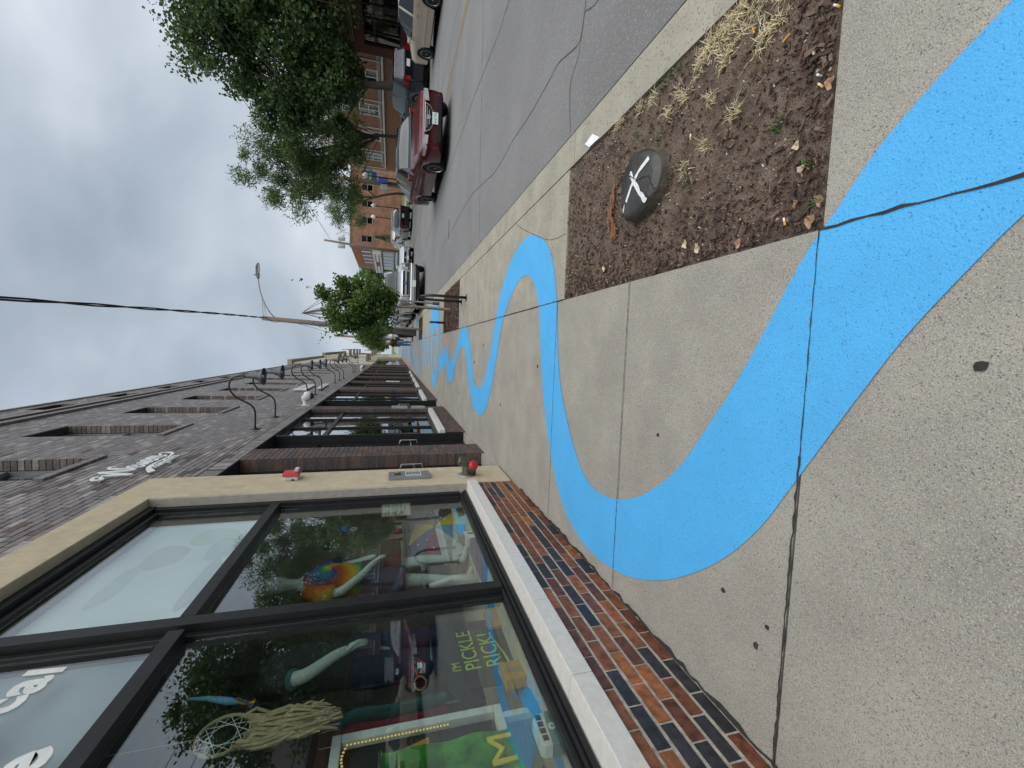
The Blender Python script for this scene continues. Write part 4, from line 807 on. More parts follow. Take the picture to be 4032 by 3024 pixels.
# ------------------------------------------------------------------ display in the shop window
def skin(name, chains, mat, parent, sub=2):
    """continuous body from joint chains [(x,y,z,r),...]; chains share joints by identical coordinates"""
    idx = {}; vs = []; es = []; rs = []
    for ch_ in chains:
        prev = None
        for (x, y, z, r) in ch_:
            k_ = (round(x, 4), round(y, 4), round(z, 4))
            if k_ not in idx: idx[k_] = len(vs); vs.append((x, y, z)); rs.append(r)
            if prev is not None and prev != idx[k_]: es.append((prev, idx[k_]))
            prev = idx[k_]
    me = bpy.data.meshes.new(name); me.from_pydata(vs, es, []); me.materials.append(MATS[mat])
    o = bpy.data.objects.new(name, me); col.objects.link(o); o.parent = parent
    md = o.modifiers.new('skin', 'SKIN'); md.use_smooth_shade = True
    if not me.skin_vertices: 
        bpy.context.view_layer.update()
    lay = me.skin_vertices[0].data if me.skin_vertices else None
    if lay is not None:
        for i, r in enumerate(rs): lay[i].radius = (r, r) if not hasattr(r, '__len__') else r
        lay[0].use_root = True
    o.modifiers.new('sub', 'SUBSURF').levels = sub; o.modifiers['sub'].render_levels = sub
    dg = bpy.context.evaluated_depsgraph_get(); m2 = bpy.data.meshes.new_from_object(o.evaluated_get(dg)); o.modifiers.clear(); o.data = m2; bpy.data.meshes.remove(me)
    for p in m2.polygons: p.use_smooth = True
    return o
def skin_pre(name, chains, mat, parent, sub=2):
    return skin(name, chains, mat, parent, sub)
def loft(mb, secs, n=20, ph=0.0):
    """secs: (x,y,z,rx,ry) ellipses"""
    vs = []
    for (x, y, z, a, b) in secs:
        for k in range(n):
            t = 2 * math.pi * k / n; vs.append((x + a * math.cos(t), y + b * math.sin(t), z))
    mb.add(vs, [(i * n + k, i * n + (k + 1) % n, (i + 1) * n + (k + 1) % n, (i + 1) * n + k) for i in range(len(secs) - 1) for k in range(n)])
# tie-dye cloth
def tiedye(name, cy, cz, dark=False):
    m = bpy.data.materials.new(name); m.use_nodes = True; t = m.node_tree; N = t.nodes; K = t.links; b = N['Principled BSDF']; b.inputs['Roughness'].default_value = .85
    g_ = N.new('ShaderNodeNewGeometry'); s_ = N.new('ShaderNodeSeparateXYZ'); K.new(g_.outputs['Position'], s_.inputs[0])
    def mth(op, a, b_=None):
        q = N.new('ShaderNodeMath'); q.operation = op
        for i, v in enumerate((a, b_)):
            if v is None: continue
            if isinstance(v, (int, float)): q.inputs[i].default_value = v
            else: K.new(v, q.inputs[i])
        return q.outputs[0]
    dy = mth('SUBTRACT', s_.outputs[1], cy); dz = mth('SUBTRACT', s_.outputs[2], cz); an = mth('ARCTAN2', dz, dy); r = mth('SQRT', mth('ADD', mth('MULTIPLY', dy, dy), mth('MULTIPLY', dz, dz)))
    nz = N.new('ShaderNodeTexNoise'); nz.inputs['Scale'].default_value = 40; K.new(g_.outputs['Position'], nz.inputs['Vector'])
    v = mth('FRACT', mth('ADD', mth('ADD', mth('MULTIPLY', an, .159), mth('MULTIPLY', r, 2.6)), mth('MULTIPLY', nz.outputs['Fac'], .18)))
    rr = N.new('ShaderNodeValToRGB'); cs = [(.35, .06, .02), (.6, .16, .02), (.6, .42, .05), (.08, .28, .08), (.02, .16, .3), (.06, .05, .2), (.35, .06, .02)] if not dark else [(.05, .06, .12), (.09, .09, .14), (.2, .05, .03), (.06, .07, .13), (.12, .1, .1), (.05, .05, .1), (.05, .06, .12)]
    while len(rr.color_ramp.elements) < len(cs): rr.color_ramp.elements.new(.5)
    for i, c in enumerate(cs): rr.color_ramp.elements[i].position = i / 6; rr.color_ramp.elements[i].color = (*c, 1)
    K.new(v, rr.inputs[0]); K.new(rr.outputs[0], b.inputs['Base Color']); MATS[name] = m
tiedye('tiedye', 4.08, 1.90); tiedye('patternshorts', 4.1, 1.35, True)
mn = thing('mannequin', 'pale mannequin in rainbow tie dye shirt and patterned shorts behind the shop glass', 'mannequin', (-2.2, 4.12, .58))
X0 = 0.0
skin('body', [[(0, 0, .95, .12), (0, 0, 1.1, .11), (0, 0, 1.30, .125), (0, 0, 1.50, .09), (0, 0, 1.60, .05), (0.01, 0, 1.70, .05), (.015, 0, 1.80, .085), (.01, 0, 1.90, .075)],
              [(0, 0, .95, .12), (.0, .11, .88, .085), (.05, .14, .45, .055), (.02, .15, .12, .036), (.0, .15, .06, .04), (.10, .16, .03, .032), (.16, .165, .02, .02)],
              [(0, 0, .95, .12), (.0, -.11, .88, .085), (-.02, -.12, .45, .055), (-.06, -.13, .12, .036), (-.08, -.13, .06, .04), (.02, -.14, .03, .032), (.08, -.145, .02, .02)],
              [(0, 0, 1.50, .09), (0, -.19, 1.47, .055), (.03, -.27, 1.22, .043), (.13, -.20, 1.05, .034), (.18, -.12, .97, .028), (.2, -.08, .92, .026)],
              [(0, 0, 1.50, .09), (0, .19, 1.47, .055), (.0, .27, 1.22, .043), (.06, .25, 1.02, .034), (.09, .24, .93, .026)]], 'mannequin', mn)
for s_ in (-1,):
    for k in range(4):
        b_ = .012 * k; m = MB(); m.tube([(.195, -.095 + b_ * 1.2, .93), (.215, -.075 + b_ * 1.3, .885), (.22, -.068 + b_ * 1.3, .845 - .01 * (k in (1, 2)))], [.011, .0095, .006], 8); m.build('finger', 'mannequin', mn, smooth=True)
    m = MB(); m.tube([(.19, -.10, .95), (.225, -.12, .92), (.235, -.115, .885)], [.012, .010, .007], 8); m.build('thumb', 'mannequin', mn, smooth=True)
m = MB(); loft(m, [(0, 0, 1.02, .135, .185), (0, 0, 1.15, .13, .175), (0, 0, 1.32, .145, .195), (0, 0, 1.46, .125, .205), (0, 0, 1.545, .085, .12), (0, 0, 1.565, .06, .07)]); 
for s_ in (-1, 1): m.tube([(0, s_ * .15, 1.49), (.01, s_ * .23, 1.38), (.02, s_ * .27, 1.27)], [.085, .078, .082], 14)
m.build('shirt', 'tiedye', mn, smooth=True)
m = MB(); loft(m, [(0, 0, 1.06, .14, .18), (0, 0, .96, .15, .20), (0, 0, .86, .15, .205)])
for s_ in (-1, 1): loft(m, [(0, s_ * .105, .90, .125, .11), (.01, s_ * .115, .78, .12, .108), (.015, s_ * .12, .66, .115, .105)])
m.build('shorts', 'patternshorts', mn, smooth=True)
m = MB(); m.tube([(.1, -.42, .0), (.12, -.40, .25), (.05, -.36, .45)], [.05, .03, .02], 8); m.build('spare_foot', 'mannequin', mn, smooth=True)
# second mannequin nearer: arm and teal shirt
m2 = thing('mannequin', 'mannequin with teal short sleeve and one bent pale arm behind glass', 'mannequin', (-2.2, 2.98, .58))
skin('body', [[(0, 0, .95, .12), (0, 0, 1.1, .11), (0, 0, 1.32, .13), (0, 0, 1.55, .085)],
              [(0, 0, .95, .12), (.0, .10, .85, .08), (.0, .12, .45, .055), (.0, .12, .1, .04)], [(0, 0, .95, .12), (.0, -.10, .85, .08), (.0, -.12, .45, .055), (.0, -.12, .1, .04)],
              [(0, 0, 1.55, .09), (.06, -.17, 1.53, .055), (.16, -.27, 1.30, .042), (.20, -.17, 1.13, .034), (.20, -.13, 1.05, .026)]], 'mannequin', m2)
m = MB(); loft(m, [(0, 0, 1.0, .14, .18), (0, 0, 1.2, .135, .175), (0, 0, 1.4, .15, .2), (0, 0, 1.54, .12, .19), (0, 0, 1.61, .07, .09)]); m.tube([(.03, -.13, 1.55), (.09, -.2, 1.46), (.13, -.24, 1.38)], [.08, .075, .078], 14); m.build('shirt', 'charcoal', m2, smooth=True)
m = MB(); m.tube([(.05, -.15, 1.54), (.09, -.2, 1.46), (.135, -.245, 1.36)], [.062, .06, .06], 14); m.build('sleeve', 'teal', m2, smooth=True)
m = MB(); loft(m, [(0, 0, 1.04, .145, .185), (0, 0, .86, .155, .2)])
for s_ in (-1, 1): loft(m, [(0, s_ * .10, .9, .12, .105), (0, s_ * .12, .45, .09, .085), (0, s_ * .12, .05, .08, .08)])
m.build('trousers', 'navy', m2, smooth=True)
for k in range(4):
    b_ = .012 * k; m = MB(); m.tube([(.20, -.15 + b_ * 1.3, 1.06), (.21, -.13 + b_ * 1.4, 1.0), (.20, -.115 + b_ * 1.4, .95 - .008 * (k in (1, 2)))], [.012, .010, .006], 8); m.build('finger', 'mannequin', m2, smooth=True)
m = MB(); m.tube([(.20, -.16, 1.08), (.235, -.15, 1.03), (.24, -.14, .99)], [.012, .010, .007], 8); m.build('thumb', 'mannequin', m2, smooth=True)
# hand-stitched parasol leaning in the corner
um = thing('parasol', 'small patchwork parasol in red, blue and yellow standing in the window corner', 'umbrella', (-2.0, 4.45, .6))
ax = Vector((.55, -.35, .25)).normalized(); u_ = ax.orthogonal().normalized(); w_ = ax.cross(u_); ap = Vector((.02, .06, .28)) + ax * .12
pc = ['yellow', 'lavender', 'rose', 'white', 'cyan', 'yellow', 'lavender', 'tan']
for k in range(8):
    vs = []
    for j in range(5):
        r = .36 * j / 4; h = -.20 * (j / 4) ** 1.5
        for q in range(4):
            a = 2 * math.pi * (k + q / 3) / 8; rr_ = r * (1 - .05 * math.sin(math.pi * q / 3)); vs.append(ap + ax * h + (u_ * math.cos(a) + w_ * math.sin(a)) * rr_)
    m = MB(); m.add(vs, [(j * 4 + q, j * 4 + q + 1, j * 4 + q + 5, j * 4 + q + 4) for j in range(4) for q in range(3)]); o = m.build('panel', pc[k], um, smooth=True)
    a = 2 * math.pi * k / 8; m = MB(); m.tube([ap, ap + ax * -.09 + (u_ * math.cos(a) + w_ * math.sin(a)) * .2, ap - ax * .2 + (u_ * math.cos(a) + w_ * math.sin(a)) * .365], .004, 5); m.build('rib', 'steel', um)
m = MB(); m.tube([ap + ax * .03, ap - ax * .42], .007, 6); m.build('shaft', 'tan', um)
for k in range(14):
    a = random.uniform(0, 6.28); r = random.uniform(.1, .33); c = ap + ax * (-.2 * (r / .36) ** 1.5 + .008) + (u_ * math.cos(a) + w_ * math.sin(a)) * r
    m = MB(); m.lathe([(0, 0), (.011, 0), (.009, .004), (0, .005)], c, ax, 8); m.build('sequin', 'white', um)
# poster stuck on the inside of the glass
po = thing('kratom_poster', 'small pale poster with green lettering taped inside the shop glass', 'poster', (-1.655, 4.42, 1.2))
m = MB(); m.box((-.002, -.2, -.02), (0, .2, .27)); m.build('sheet', 'cream', po)
text_obj('lettering', 'KRATOM', .085, 'green', po, (.0008, 0, .105), (0, 1, 0), (0, 0, 1), .0004, 1.0, 'CENTER')
for (y0, y1, z) in ((-.15, -.08, .22), (.06, .14, .22), (-.16, -.03, .19), (.05, .16, .19), (-.13, .14, .065), (-.06, .06, .03)): m = MB(); m.box((.0006, y0, z), (.001, y1, z + .018)); m.build('print_line', 'greytrim', po)
for (a, b) in (((-.2, .26), (.2, .27)), ((-.2, -.02), (.2, -.01)), ((-.2, -.01), (-.19, .26)), ((.19, -.01), (.2, .26))): m = MB(); m.box((.0005, a[0], a[1]), (.001, b[0], b[1])); m.build('border', 'orange', po)
def boxthing(name, label, cat, c, s_, mat, rz=0.0, extra=None):
    t = thing(name, label, cat, c, rz); m = MB(); m.box((-s_[0] / 2, -s_[1] / 2, 0), (s_[0] / 2, s_[1] / 2, s_[2])); m.build('carton', mat, t, bevel=.004)
    if extra: extra(t)
    return t
boxthing('purple_box', 'long purple box on the window platform below the mannequin', 'box', (-1.86, 3.62, .545), (.14, .55, .10), 'purple', .0, lambda t: (MB().box((-.071, -.1, .1005), (.071, .1, .103)).build('lid_strip', 'lavender', t)))
boxthing('white_box', 'small white carton with a round emblem near the parasol', 'box', (-1.86, 4.02, .55), (.09, .22, .12), 'white', .1, lambda t: (MB().lathe([(0, 0), (.03, 0), (.03, .001), (0, .001)], (.0452, .03, .06), (1, 0, 0), 16).build('emblem', 'charcoal', t)))
boxthing('tan_box', 'tan cardboard tub standing on the small white carton', 'tub', (-1.86, 4.06, .672), (.07, .09, .07), 'tan', .2, lambda t: (MB().box((-.037, -.047, .0705), (.037, .047, .08)).build('lid', 'cream', t)))
boxthing('yellow_box', 'mustard cardboard box on the platform right of the dark T-shirt', 'box', (-2.0, 2.93, .56), (.06, .20, .13), 'ochre', -.1, lambda t: (MB().box((.0305, -.02, .0), (.032, .02, .13)).build('tape', 'tan', t)))
boxthing('ochre_box', 'mustard cardboard box beside the white picture frame', 'box', (-1.93, 2.30, .575), (.06, .18, .16), 'ochre', .15, lambda t: (MB().box((.0305, -.02, .0), (.032, .02, .16)).build('tape', 'tan', t)))
m = MB(); vs = []; P_ = smooth_path([(-1.93, 4.5, .60), (-1.88, 3.6, .582), (-1.95, 3.1, .585), (-2.0, 2.7, .60), (-1.97, 2.3, .62), (-1.85, 1.95, .59), (-1.8, 1.2, .585)], 6)
for p in P_: vs += [(p.x, p.y, p.z), (p.x - .07, p.y, p.z + .05)]
m.add(vs, [(2 * i, 2 * i + 2, 2 * i + 3, 2 * i + 1) for i in range(len(P_) - 1)]); tag(m.build('blue_ribbon', 'skyblue'), 'long bright blue fabric band trailing along the window platform', 'fabric band')
# black T-shirt with lime lettering
ts = thing('printed_tshirt', "black T-shirt with lime green lettering propped in the shop window", 'T-shirt', (-2.0, 2.60, .585)); ts.scale = (.9, .9, .9)
o_ = [(-.30, .0), (.30, .0), (.29, .36), (.42, .30), (.47, .40), (.28, .50), (.10, .54), (0, .50), (-.10, .54), (-.28, .50), (-.47, .40), (-.42, .30), (-.29, .36)]
m = MB(); m.extr([(0.0, a, b) for a, b in o_], (-.02, 0, 0)); m.build('cloth', 'charcoal', ts, bevel=.006)
for (t_, s_, y, z) in (("I'M", .085, -.13, .40), ('PICKLE', .16, -.14, .26), ('RICK!', .175, -.14, .10)): text_obj('lettering', t_, s_, 'limegreen', ts, (.002, y, z), (0, 1, .04), (0, -.04, 1), .001, .85)
m = MB(); S2(m, [(-.17, .05), (.0, .075), (.2, .13)], [.03, .02, .008], .001, .002); m.build('underline', 'limegreen', ts)
m = MB(); m.tube([(-.03, 0, .0), (-.03, 0, .5)], .01, 6); m.build('stand', 'steel', ts)
# white shadow-box frame with gold beads
pf = thing('picture_frame', 'white framed shadow box draped with glowing gold beads', 'frame', (-1.97, 1.88, .58))
for (a, b) in (((-.32, .20), (.28, .245)), ((-.32, 1.03), (.28, 1.075)), ((-.32, .246), (-.275, 1.029)), ((.235, .246), (.28, 1.029))): m = MB(); m.box((-.05, a[0], a[1]), (.0, b[0], b[1])); m.build('frame_bar', 'white', pf, bevel=.004)
m = MB(); m.box((-.06, -.31, .21), (-.051, .27, 1.06)); m.build('backing', 'interior', pf); m = MB(); m.box((-.045, .19, .0), (-.005, .225, .20)); m.build('foot', 'white', pf); m = MB(); m.box((-.045, -.28, .0), (-.005, -.245, .20)); m.build('foot', 'white', pf)
m = MB(); P_ = [(-.01, .22, .5 + .5 * i / 28) for i in range(29)] + [(-.01, .22 - .18 * i / 10, 1.0 + .02 * math.sin(i * .4)) for i in range(1, 11)]
for p in P_: m.ell(p, (.0055, .0055, .0065), 6, 4)
m.build('bead_string', 'gold', pf, smooth=True)
m = MB(); m.extr([(-.045, .2, .6), (-.045, .14, .8), (-.045, .0, .86), (-.045, -.15, .78), (-.045, -.15, .6)], (.012, 0, 0)); m.build('gilt_plaque', 'ochre', pf, bevel=.005)
m = MB(); m.box((-.045, -.2, .26), (-.02, .02, .36)); m.build('red_card', 'rose', pf); m = MB(); m.box((-.045, .03, .26), (-.02, .13, .42)); m.build('tan_card', 'tan', pf)
gc = thing('green_cloth', 'crumpled bright green cloth with a yellow letter hung in the window', 'cloth', (-1.86, 1.5, .72))
m = MB(); vs = []; nx_, nz_ = 40, 24
for j in range(nz_ + 1):
    for i in range(nx_ + 1):
        y = -.8 + 1.2 * i / nx_; z = .06 + .62 * j / nz_; vs.append((.012 * math.sin(9 * y + 2 * math.sin(5 * z)) + .008 * math.sin(23 * z + 6 * y), y, z + .02 * math.sin(6 * y)))
m.add(vs, [(j * (nx_ + 1) + i, j * (nx_ + 1) + i + 1, (j + 1) * (nx_ + 1) + i + 1, (j + 1) * (nx_ + 1) + i) for j in range(nz_) for i in range(nx_)]); m.build('drape', 'greencloth', gc, smooth=True)
text_obj('lettering', 'M', .17, 'yellow', gc, (.03, .17, .10), (0, 1, 0), (0, 0, 1), .004, 1.3)
m = MB(); m.tube([(-.0, -.8, .70), (0, .4, .70)], .008, 6); m.build('rail', 'steel', gc)
# toy van on the ledge
tv = thing('toy_van', 'blue and white toy camper van with flower sticker on the window ledge', 'toy van', (-1.77, 1.72, .6), rad(90))
prof = [(-.085, .02), (.085, .02), (.088, .06), (.078, .10), (.06, .125), (-.07, .128), (-.086, .11)]
m = MB(); m.extr([(a, -.035, b) for a, b in prof[:3] + [(-.088, .075)]], (0, .07, 0)); m.build('lower_body', 'teal', tv, bevel=.004)
m = MB(); m.extr([(a, -.032, b) for a, b in [(-.087, .076), (.087, .061), (.078, .10), (.06, .125), (-.07, .128), (-.086, .11)]], (0, .064, 0)); m.build('upper_body', 'white', tv, bevel=.004)
for sx_ in (-.052, .052):
    for sy_ in (-.036, .036):
        m = MB(); m.lathe([(0, -.007), (.02, -.007), (.02, .007), (0, .007)], (sx_, sy_, .02), (0, 1, 0), 14); m.build('wheel', 'rubber', tv); 
        m = MB(); m.lathe([(0, 0), (.011, 0), (.008, .003), (0, .003)], (sx_, sy_ + (.0072 if sy_ > 0 else -.0072), .02), (0, 1 if sy_ > 0 else -1, 0), 10); m.build('hub', 'steel', tv)
for k in range(4):
    for sy_ in (-1, 1): m = MB(); x = -.062 + k * .036; m.box((x, sy_ * .0322, .085), (x + .028, sy_ * .0335, .112)) if sy_ > 0 else m.box((x, -.0335, .085), (x + .028, -.0322, .112)); m.build('window', 'carglass', tv)
for k in range(8):
    a = k * .785; m = MB(); m.ell((.0 + .013 * math.cos(a), -.0362, .05 + .013 * math.sin(a)), (.007, .001, .007), 6, 4); m.build('petal', 'white', tv)
# dream catcher with fringe, hanging ornaments
dcx = thing('dream_catcher', 'hanging dream catcher ring with long straw coloured fringe', 'dream catcher', (-1.82, 2.12, 1.6))
m = MB(); m.tube([(0, .11 * math.cos(k * .3142), .52 + .11 * math.sin(k * .3142)) for k in range(21)], .008, 8, False); m.build('ring', 'straw', dcx, smooth=True)
m = MB()
for k in range(12): a = k * .5236; b_ = a + 2.1; m.tube([(0, .105 * math.cos(a), .52 + .105 * math.sin(a)), (0, .105 * math.cos(b_), .52 + .105 * math.sin(b_))], .0015, 4)
m.build('web', 'white', dcx)
m = MB()
for k in range(46):
    y = random.uniform(-.10, .10); z0 = .52 - math.sqrt(max(0, .0121 - y * y)); L_ = random.uniform(.3, .42); P_ = [(random.uniform(-.02, .02), y * .9 + .012 * math.sin(j * 1.3 + k) + random.uniform(-.006, .006), z0 - L_ * j / 6) for j in range(7)]; m.tube(P_, [.008, .01, .009, .01, .008, .008, .004], 5)
m.build('fringe', 'straw', dcx)
m = MB(); m.tube([(0, 0, .63), (0, 0, 1.85)], .002, 4); m.build('cord', 'straw', dcx)
def ornament(lb, c, mat, mat2, top):
    t = thing('hanging_ornament', lb, 'ornament', c, 0, 'ornaments hanging in the window'); m = MB(); m.tube([(0, 0, .05), (0, 0, top - c[2])], .0016, 4); m.build('cord', 'charcoal', t); m = MB(); m.ell((0, 0, 0), (.035, .035, .045)); m.build('ball', mat, t, smooth=True); m = MB(); m.tube([(0, .03 * math.cos(k * .5236), -.08 + .03 * math.sin(k * .5236)) for k in range(13)], .005, 6, False); m.build('loop', mat2, t)
ornament('clear glass ball hanging in the middle of the far pane', (-1.9, 4.2, 1.95), 'glassdark', 'steel', 3.4); ornament('blue and orange ball hanging near the poster side of the far pane', (-1.85, 4.45, 1.82), 'blue', 'white', 3.4); ornament('dark red feathered drop hanging beside the poster', (-1.85, 4.3, 1.3), 'rose', 'charcoal', 3.4)
rb = thing('rainbow_bird', 'hanging felt bird with a rainbow tail in the near pane', 'ornament', (-1.86, 2.36, 2.05))
m = MB(); m.tube([(0, .08, .34), (0, .06, .24), (0, .02, .14), (0, .0, .08)], [.006, .012, .018, .01], 8); m.build('body', 'cyan', rb, smooth=True)
for k, c in enumerate(('red', 'orange', 'yellow', 'green', 'blue', 'purple')): m = MB(); S2(m, [(.0, .09), (-.02 - .005 * k, .05 - .004 * k), (-.01 - .014 * k, .0)], [.012, .014, .012], .004, .0 + .0045 * k); m.build('tail_band', c, rb)
m = MB(); m.tube([(0, .08, .36), (0, .1, 1.35)], .002, 4); m.build('cord', 'charcoal', rb)
sgl = thing('sunglasses', 'pair of tinted sunglasses with a white tag hung in the window', 'sunglasses', (-2.02, 2.54, 1.2))
for s_ in (-1, 1):
    m = MB(); m.tube([(0, s_ * .07 + .055 * math.cos(k * .4488), .035 * math.sin(k * .4488)) for k in range(15)], .004, 5, False); m.build('rim', 'tan' if s_ < 0 else 'red', sgl); m = MB(); m.lathe([(0, 0), (.034, 0), (.034, .002), (0, .002)], (0, s_ * .07, 0), (1, 0, 0), 14); m.build('lens', 'carglass', sgl)
m = MB(); m.tube([(0, -.02, .01), (0.01, 0, .018), (0, .02, .01)], .004, 5); m.build('bridge', 'red', sgl); m = MB(); m.box((.01, .04, -.02), (.012, .09, .01)); m.build('price_tag', 'white', sgl)
m = MB(); m.tube([(-.02, .0, .02), (-.02, .0, 1.2)], .002, 4); m.build('cord', 'charcoal', sgl)
# shelf rack inside, dark clothes behind
for k, (y, c) in enumerate(((2.2, 'navy'), (2.38, 'charcoal'), (2.62, 'purple'), (2.85, 'navy'), (3.3, 'rose'), (3.45, 'teal'))):
    t = thing('hanging_garment', ['navy garment first on the rail behind the frame', 'charcoal garment second on the rail inside the shop', 'purple garment third on the rail inside the shop', 'navy garment fourth on the rail behind the mannequins', 'dark red garment between the two mannequins', 'teal garment next to the tie dye mannequin'][k], 'garment', (-3.1, y, .9), 0, 'clothes on the shop rail')
    m = MB(); loft(m, [(0, 0, 0, .16, .06), (0, 0, .5, .14, .05), (0, 0, .75, .16, .06), (0, 0, .85, .1, .04)], 12); m.build('cloth', c, t, smooth=True); m = MB(); m.tube([(0, 0, .85), (0, 0, 1.0)], .006, 5); m.build('hook', 'steel', t)
m = MB(); m.tube([(-3.1, 1.6, 1.9), (-3.1, 3.5, 1.9)], .015, 8); m.tube([(-3.1, 1.6, .03), (-3.1, 1.6, 1.9)], .015, 8); m.tube([(-3.1, 3.5, .03), (-3.1, 3.5, 1.9)], .015, 8); tag(m.build('clothes_rail', 'steel'), 'steel clothes rail standing inside the shop', 'clothes rail')

# ------------------------------------------------------------------ vehicles
def lerp_tab(tab, x):
    if x <= tab[0][0]: return tab[0][1]
    for (a, va), (b, vb) in zip(tab, tab[1:]):
        if x <= b:
            t = (x - a) / (b - a); t = t * t * (3 - 2 * t) * .5 + t * .5; return va + (vb - va) * t
    return tab[-1][1]
def wheel(t, x, y, r, w, side, spokes=5, alloy='alloy'):
    wh = MB(); s_ = side
    wh.lathe([(r * .66, -w / 2), (r * .93, -w / 2), (r, -w * .36), (r, w * .36), (r * .93, w / 2), (r * .66, w / 2)], (x, y, r), (0, 1, 0), 28)
    o = wh.build('wheel', 'rubber', t, smooth=True)
    m = MB(); yo = y + s_ * w * .40
    m.lathe([(r * .58, 0), (r * .67, 0), (r * .67, .03), (r * .64, .034), (r * .6, .0)], (x, yo, r), (0, s_, 0), 28)
    m.lathe([(0, .0), (r * .14, .0), (r * .12, .02), (0, .024)], (x, yo, r), (0, s_, 0), 12)
    for k in range(spokes):
        a = 2 * math.pi * k / spokes + .3; d = Vector((math.cos(a), 0, math.sin(a))); nrm = Vector((-d.z, 0, d.x)); c = Vector((x, yo, r)); b0 = c + d * r * .08; b1 = c + d * r * .62; h0, h1 = r * .10, r * .075
        q = [b0 + nrm * h0, b1 + nrm * h1, b1 - nrm * h1, b0 - nrm * h0]; m.extr(q, (0, s_ * .02, 0))
    m.build('rim', alloy, o, smooth=False)
    m = MB(); m.lathe([(0, 0), (r * .62, 0), (r * .62, .004), (0, .004)], (x, y + s_ * w * .12, r), (0, s_, 0), 20); m.build('brake_disc', 'undercar', o)
def car(label, cat, paint_, loc, rz, L, W, H, tab_t, tab_b, cab, wb, wr, spokes=5, kind='sedan', name='parked_car', group='vehicles along the street', plate=None, lowz=.20, rear_detail=True, arch=None, grille='bar', hl=None, tl=None, tabw=None):
    """x forward. tab_t: top outline (x,z); tab_b: beltline; cab=(rear glass start, roof start, roof end, windscreen base)"""
    t = thing(name, label, cat, loc, rz, group)
    n = 84; h = L / 2; xs = [-h + L * i / (n - 1) for i in range(n)]
    xs = [x for x in xs]
    fx, rx = wb
    ar = arch or wr * 1.17
    rows = []
    for x in xs:
        e0 = min(1, max(0, (h - abs(x)) / .55)); tp = (1 - (1 - e0) ** 2.2)
        w = W / 2 * ((.80 + .20 * tp) if tabw is None else lerp_tab(tabw, x)); zt = lerp_tab(tab_t, x); zb = min(lerp_tab(tab_b, x), zt - .01); zl = lowz + .10 * (1 - min(1, (h - abs(x)) / .25))
        gh = max(0, min(1, (zt - zb - .03) / .35)); wrf = w * (.93 - .20 * gh); zr = zb + (zt - zb) * .93
        za = zl
        for cxw in (fx, rx):
            d2 = ar * ar - (x - cxw) ** 2
            if d2 > 0: za = max(za, wr + math.sqrt(d2) * 1.0 - .02)
        zm = (zl + zb) / 2
        rows.append([(0, max(zl, za - .1) if za > zl else zl), (w * .80, za), (w * .97, za if za > zl else zl + .03), (w * 1.0, max(zm, za + .004)), (w * .995, max(zm + (zb - zm) * .6, za + .008)), (w * .96, max(zb, za + .012)), (wrf, zr), (wrf * .80, zt - .012 * gh - .002), (0, zt)])
    nr = 9; V = []
    for x, r in zip(xs, rows):
        V += [(x, -a, b) for a, b in r] + [(x, a, b) for a, b in r[::-1][1:]]
    m_ = 2 * nr - 1
    groups = {}
    c0, c1, c2, c3 = cab
    def put(k, f): groups.setdefault(k, []).append(f)
    mid = (c1 + c2) / 2 - .05 * (kind == 'sedan')
    for i in range(n - 1):
        xm = (xs[i] + xs[i + 1]) / 2
        for j in range(m_ - 1):
            f = (i * m_ + j, (i + 1) * m_ + j, (i + 1) * m_ + j + 1, i * m_ + j + 1)
            jj = j if j < nr - 1 else m_ - 2 - j
            k = 'body'; sd_ = 'r' if j < nr - 1 else 'l'
            gh = lerp_tab(tab_t, xm) - lerp_tab(tab_b, xm)
            if jj == 0 or jj == 1: k = 'under'
            elif jj == 5 and c0 + .18 < xm < c3 - .28 and gh > .2 and abs(xm - mid) > .05:
                k = 'sw_' + sd_ + ('f' if xm > mid else 'b')
            elif jj in (6, 7) and c2 + .02 < xm < c3 - .02: k = 'windscreen'
            elif jj in (6, 7) and c0 + .02 < xm < c1 - .02 and kind != 'pickup': k = 'rearglass'
            put(k, f)
    e1 = (n - 1) * m_
    put('body', tuple(range(m_ - 1, -1, -1))); put('body', tuple(range(e1, e1 + m_)))
    nm = {'body': ('body', paint_), 'under': ('underside', 'undercar'), 'windscreen': ('windscreen', 'carglass'), 'rearglass': ('rear_window', 'carglass')}
    for k, fs in groups.items():
        used = sorted({i for f in fs for i in f}); mp_ = {a: b for b, a in enumerate(used)}
        mb = MB(); mb.add([V[i] for i in used], [tuple(mp_[i] for i in f) for f in fs])
        a, b = nm.get(k, ('side_window', 'carglass')); mb.build(a, b, t, smooth=True)
    # cabin: dark floor mass and seats
    m = MB(); m.box((c0 + .35, -W * .36, .3), (c3 - .35, W * .36, lerp_tab(tab_b, 0) - .06)); 
    for sx_ in ((c1 + .05), (mid + .25)):
        for sy_ in (-.36, .36): m.bbox((sx_, sy_, lerp_tab(tab_b, 0) + .02), (.14, .46, .5), .3)
    m.build('cabin_trim', 'charcoal', t)
    for x in (fx, rx):
        for s_ in (-1, 1): wheel(t, x, s_ * (W / 2 - .115), wr, .21, s_, spokes)
    zf = lerp_tab(tab_t, h - .06); zr_ = lerp_tab(tab_t, -h + .06)
    hz, hh, hw = hl or (zf - .10, .13, .34)
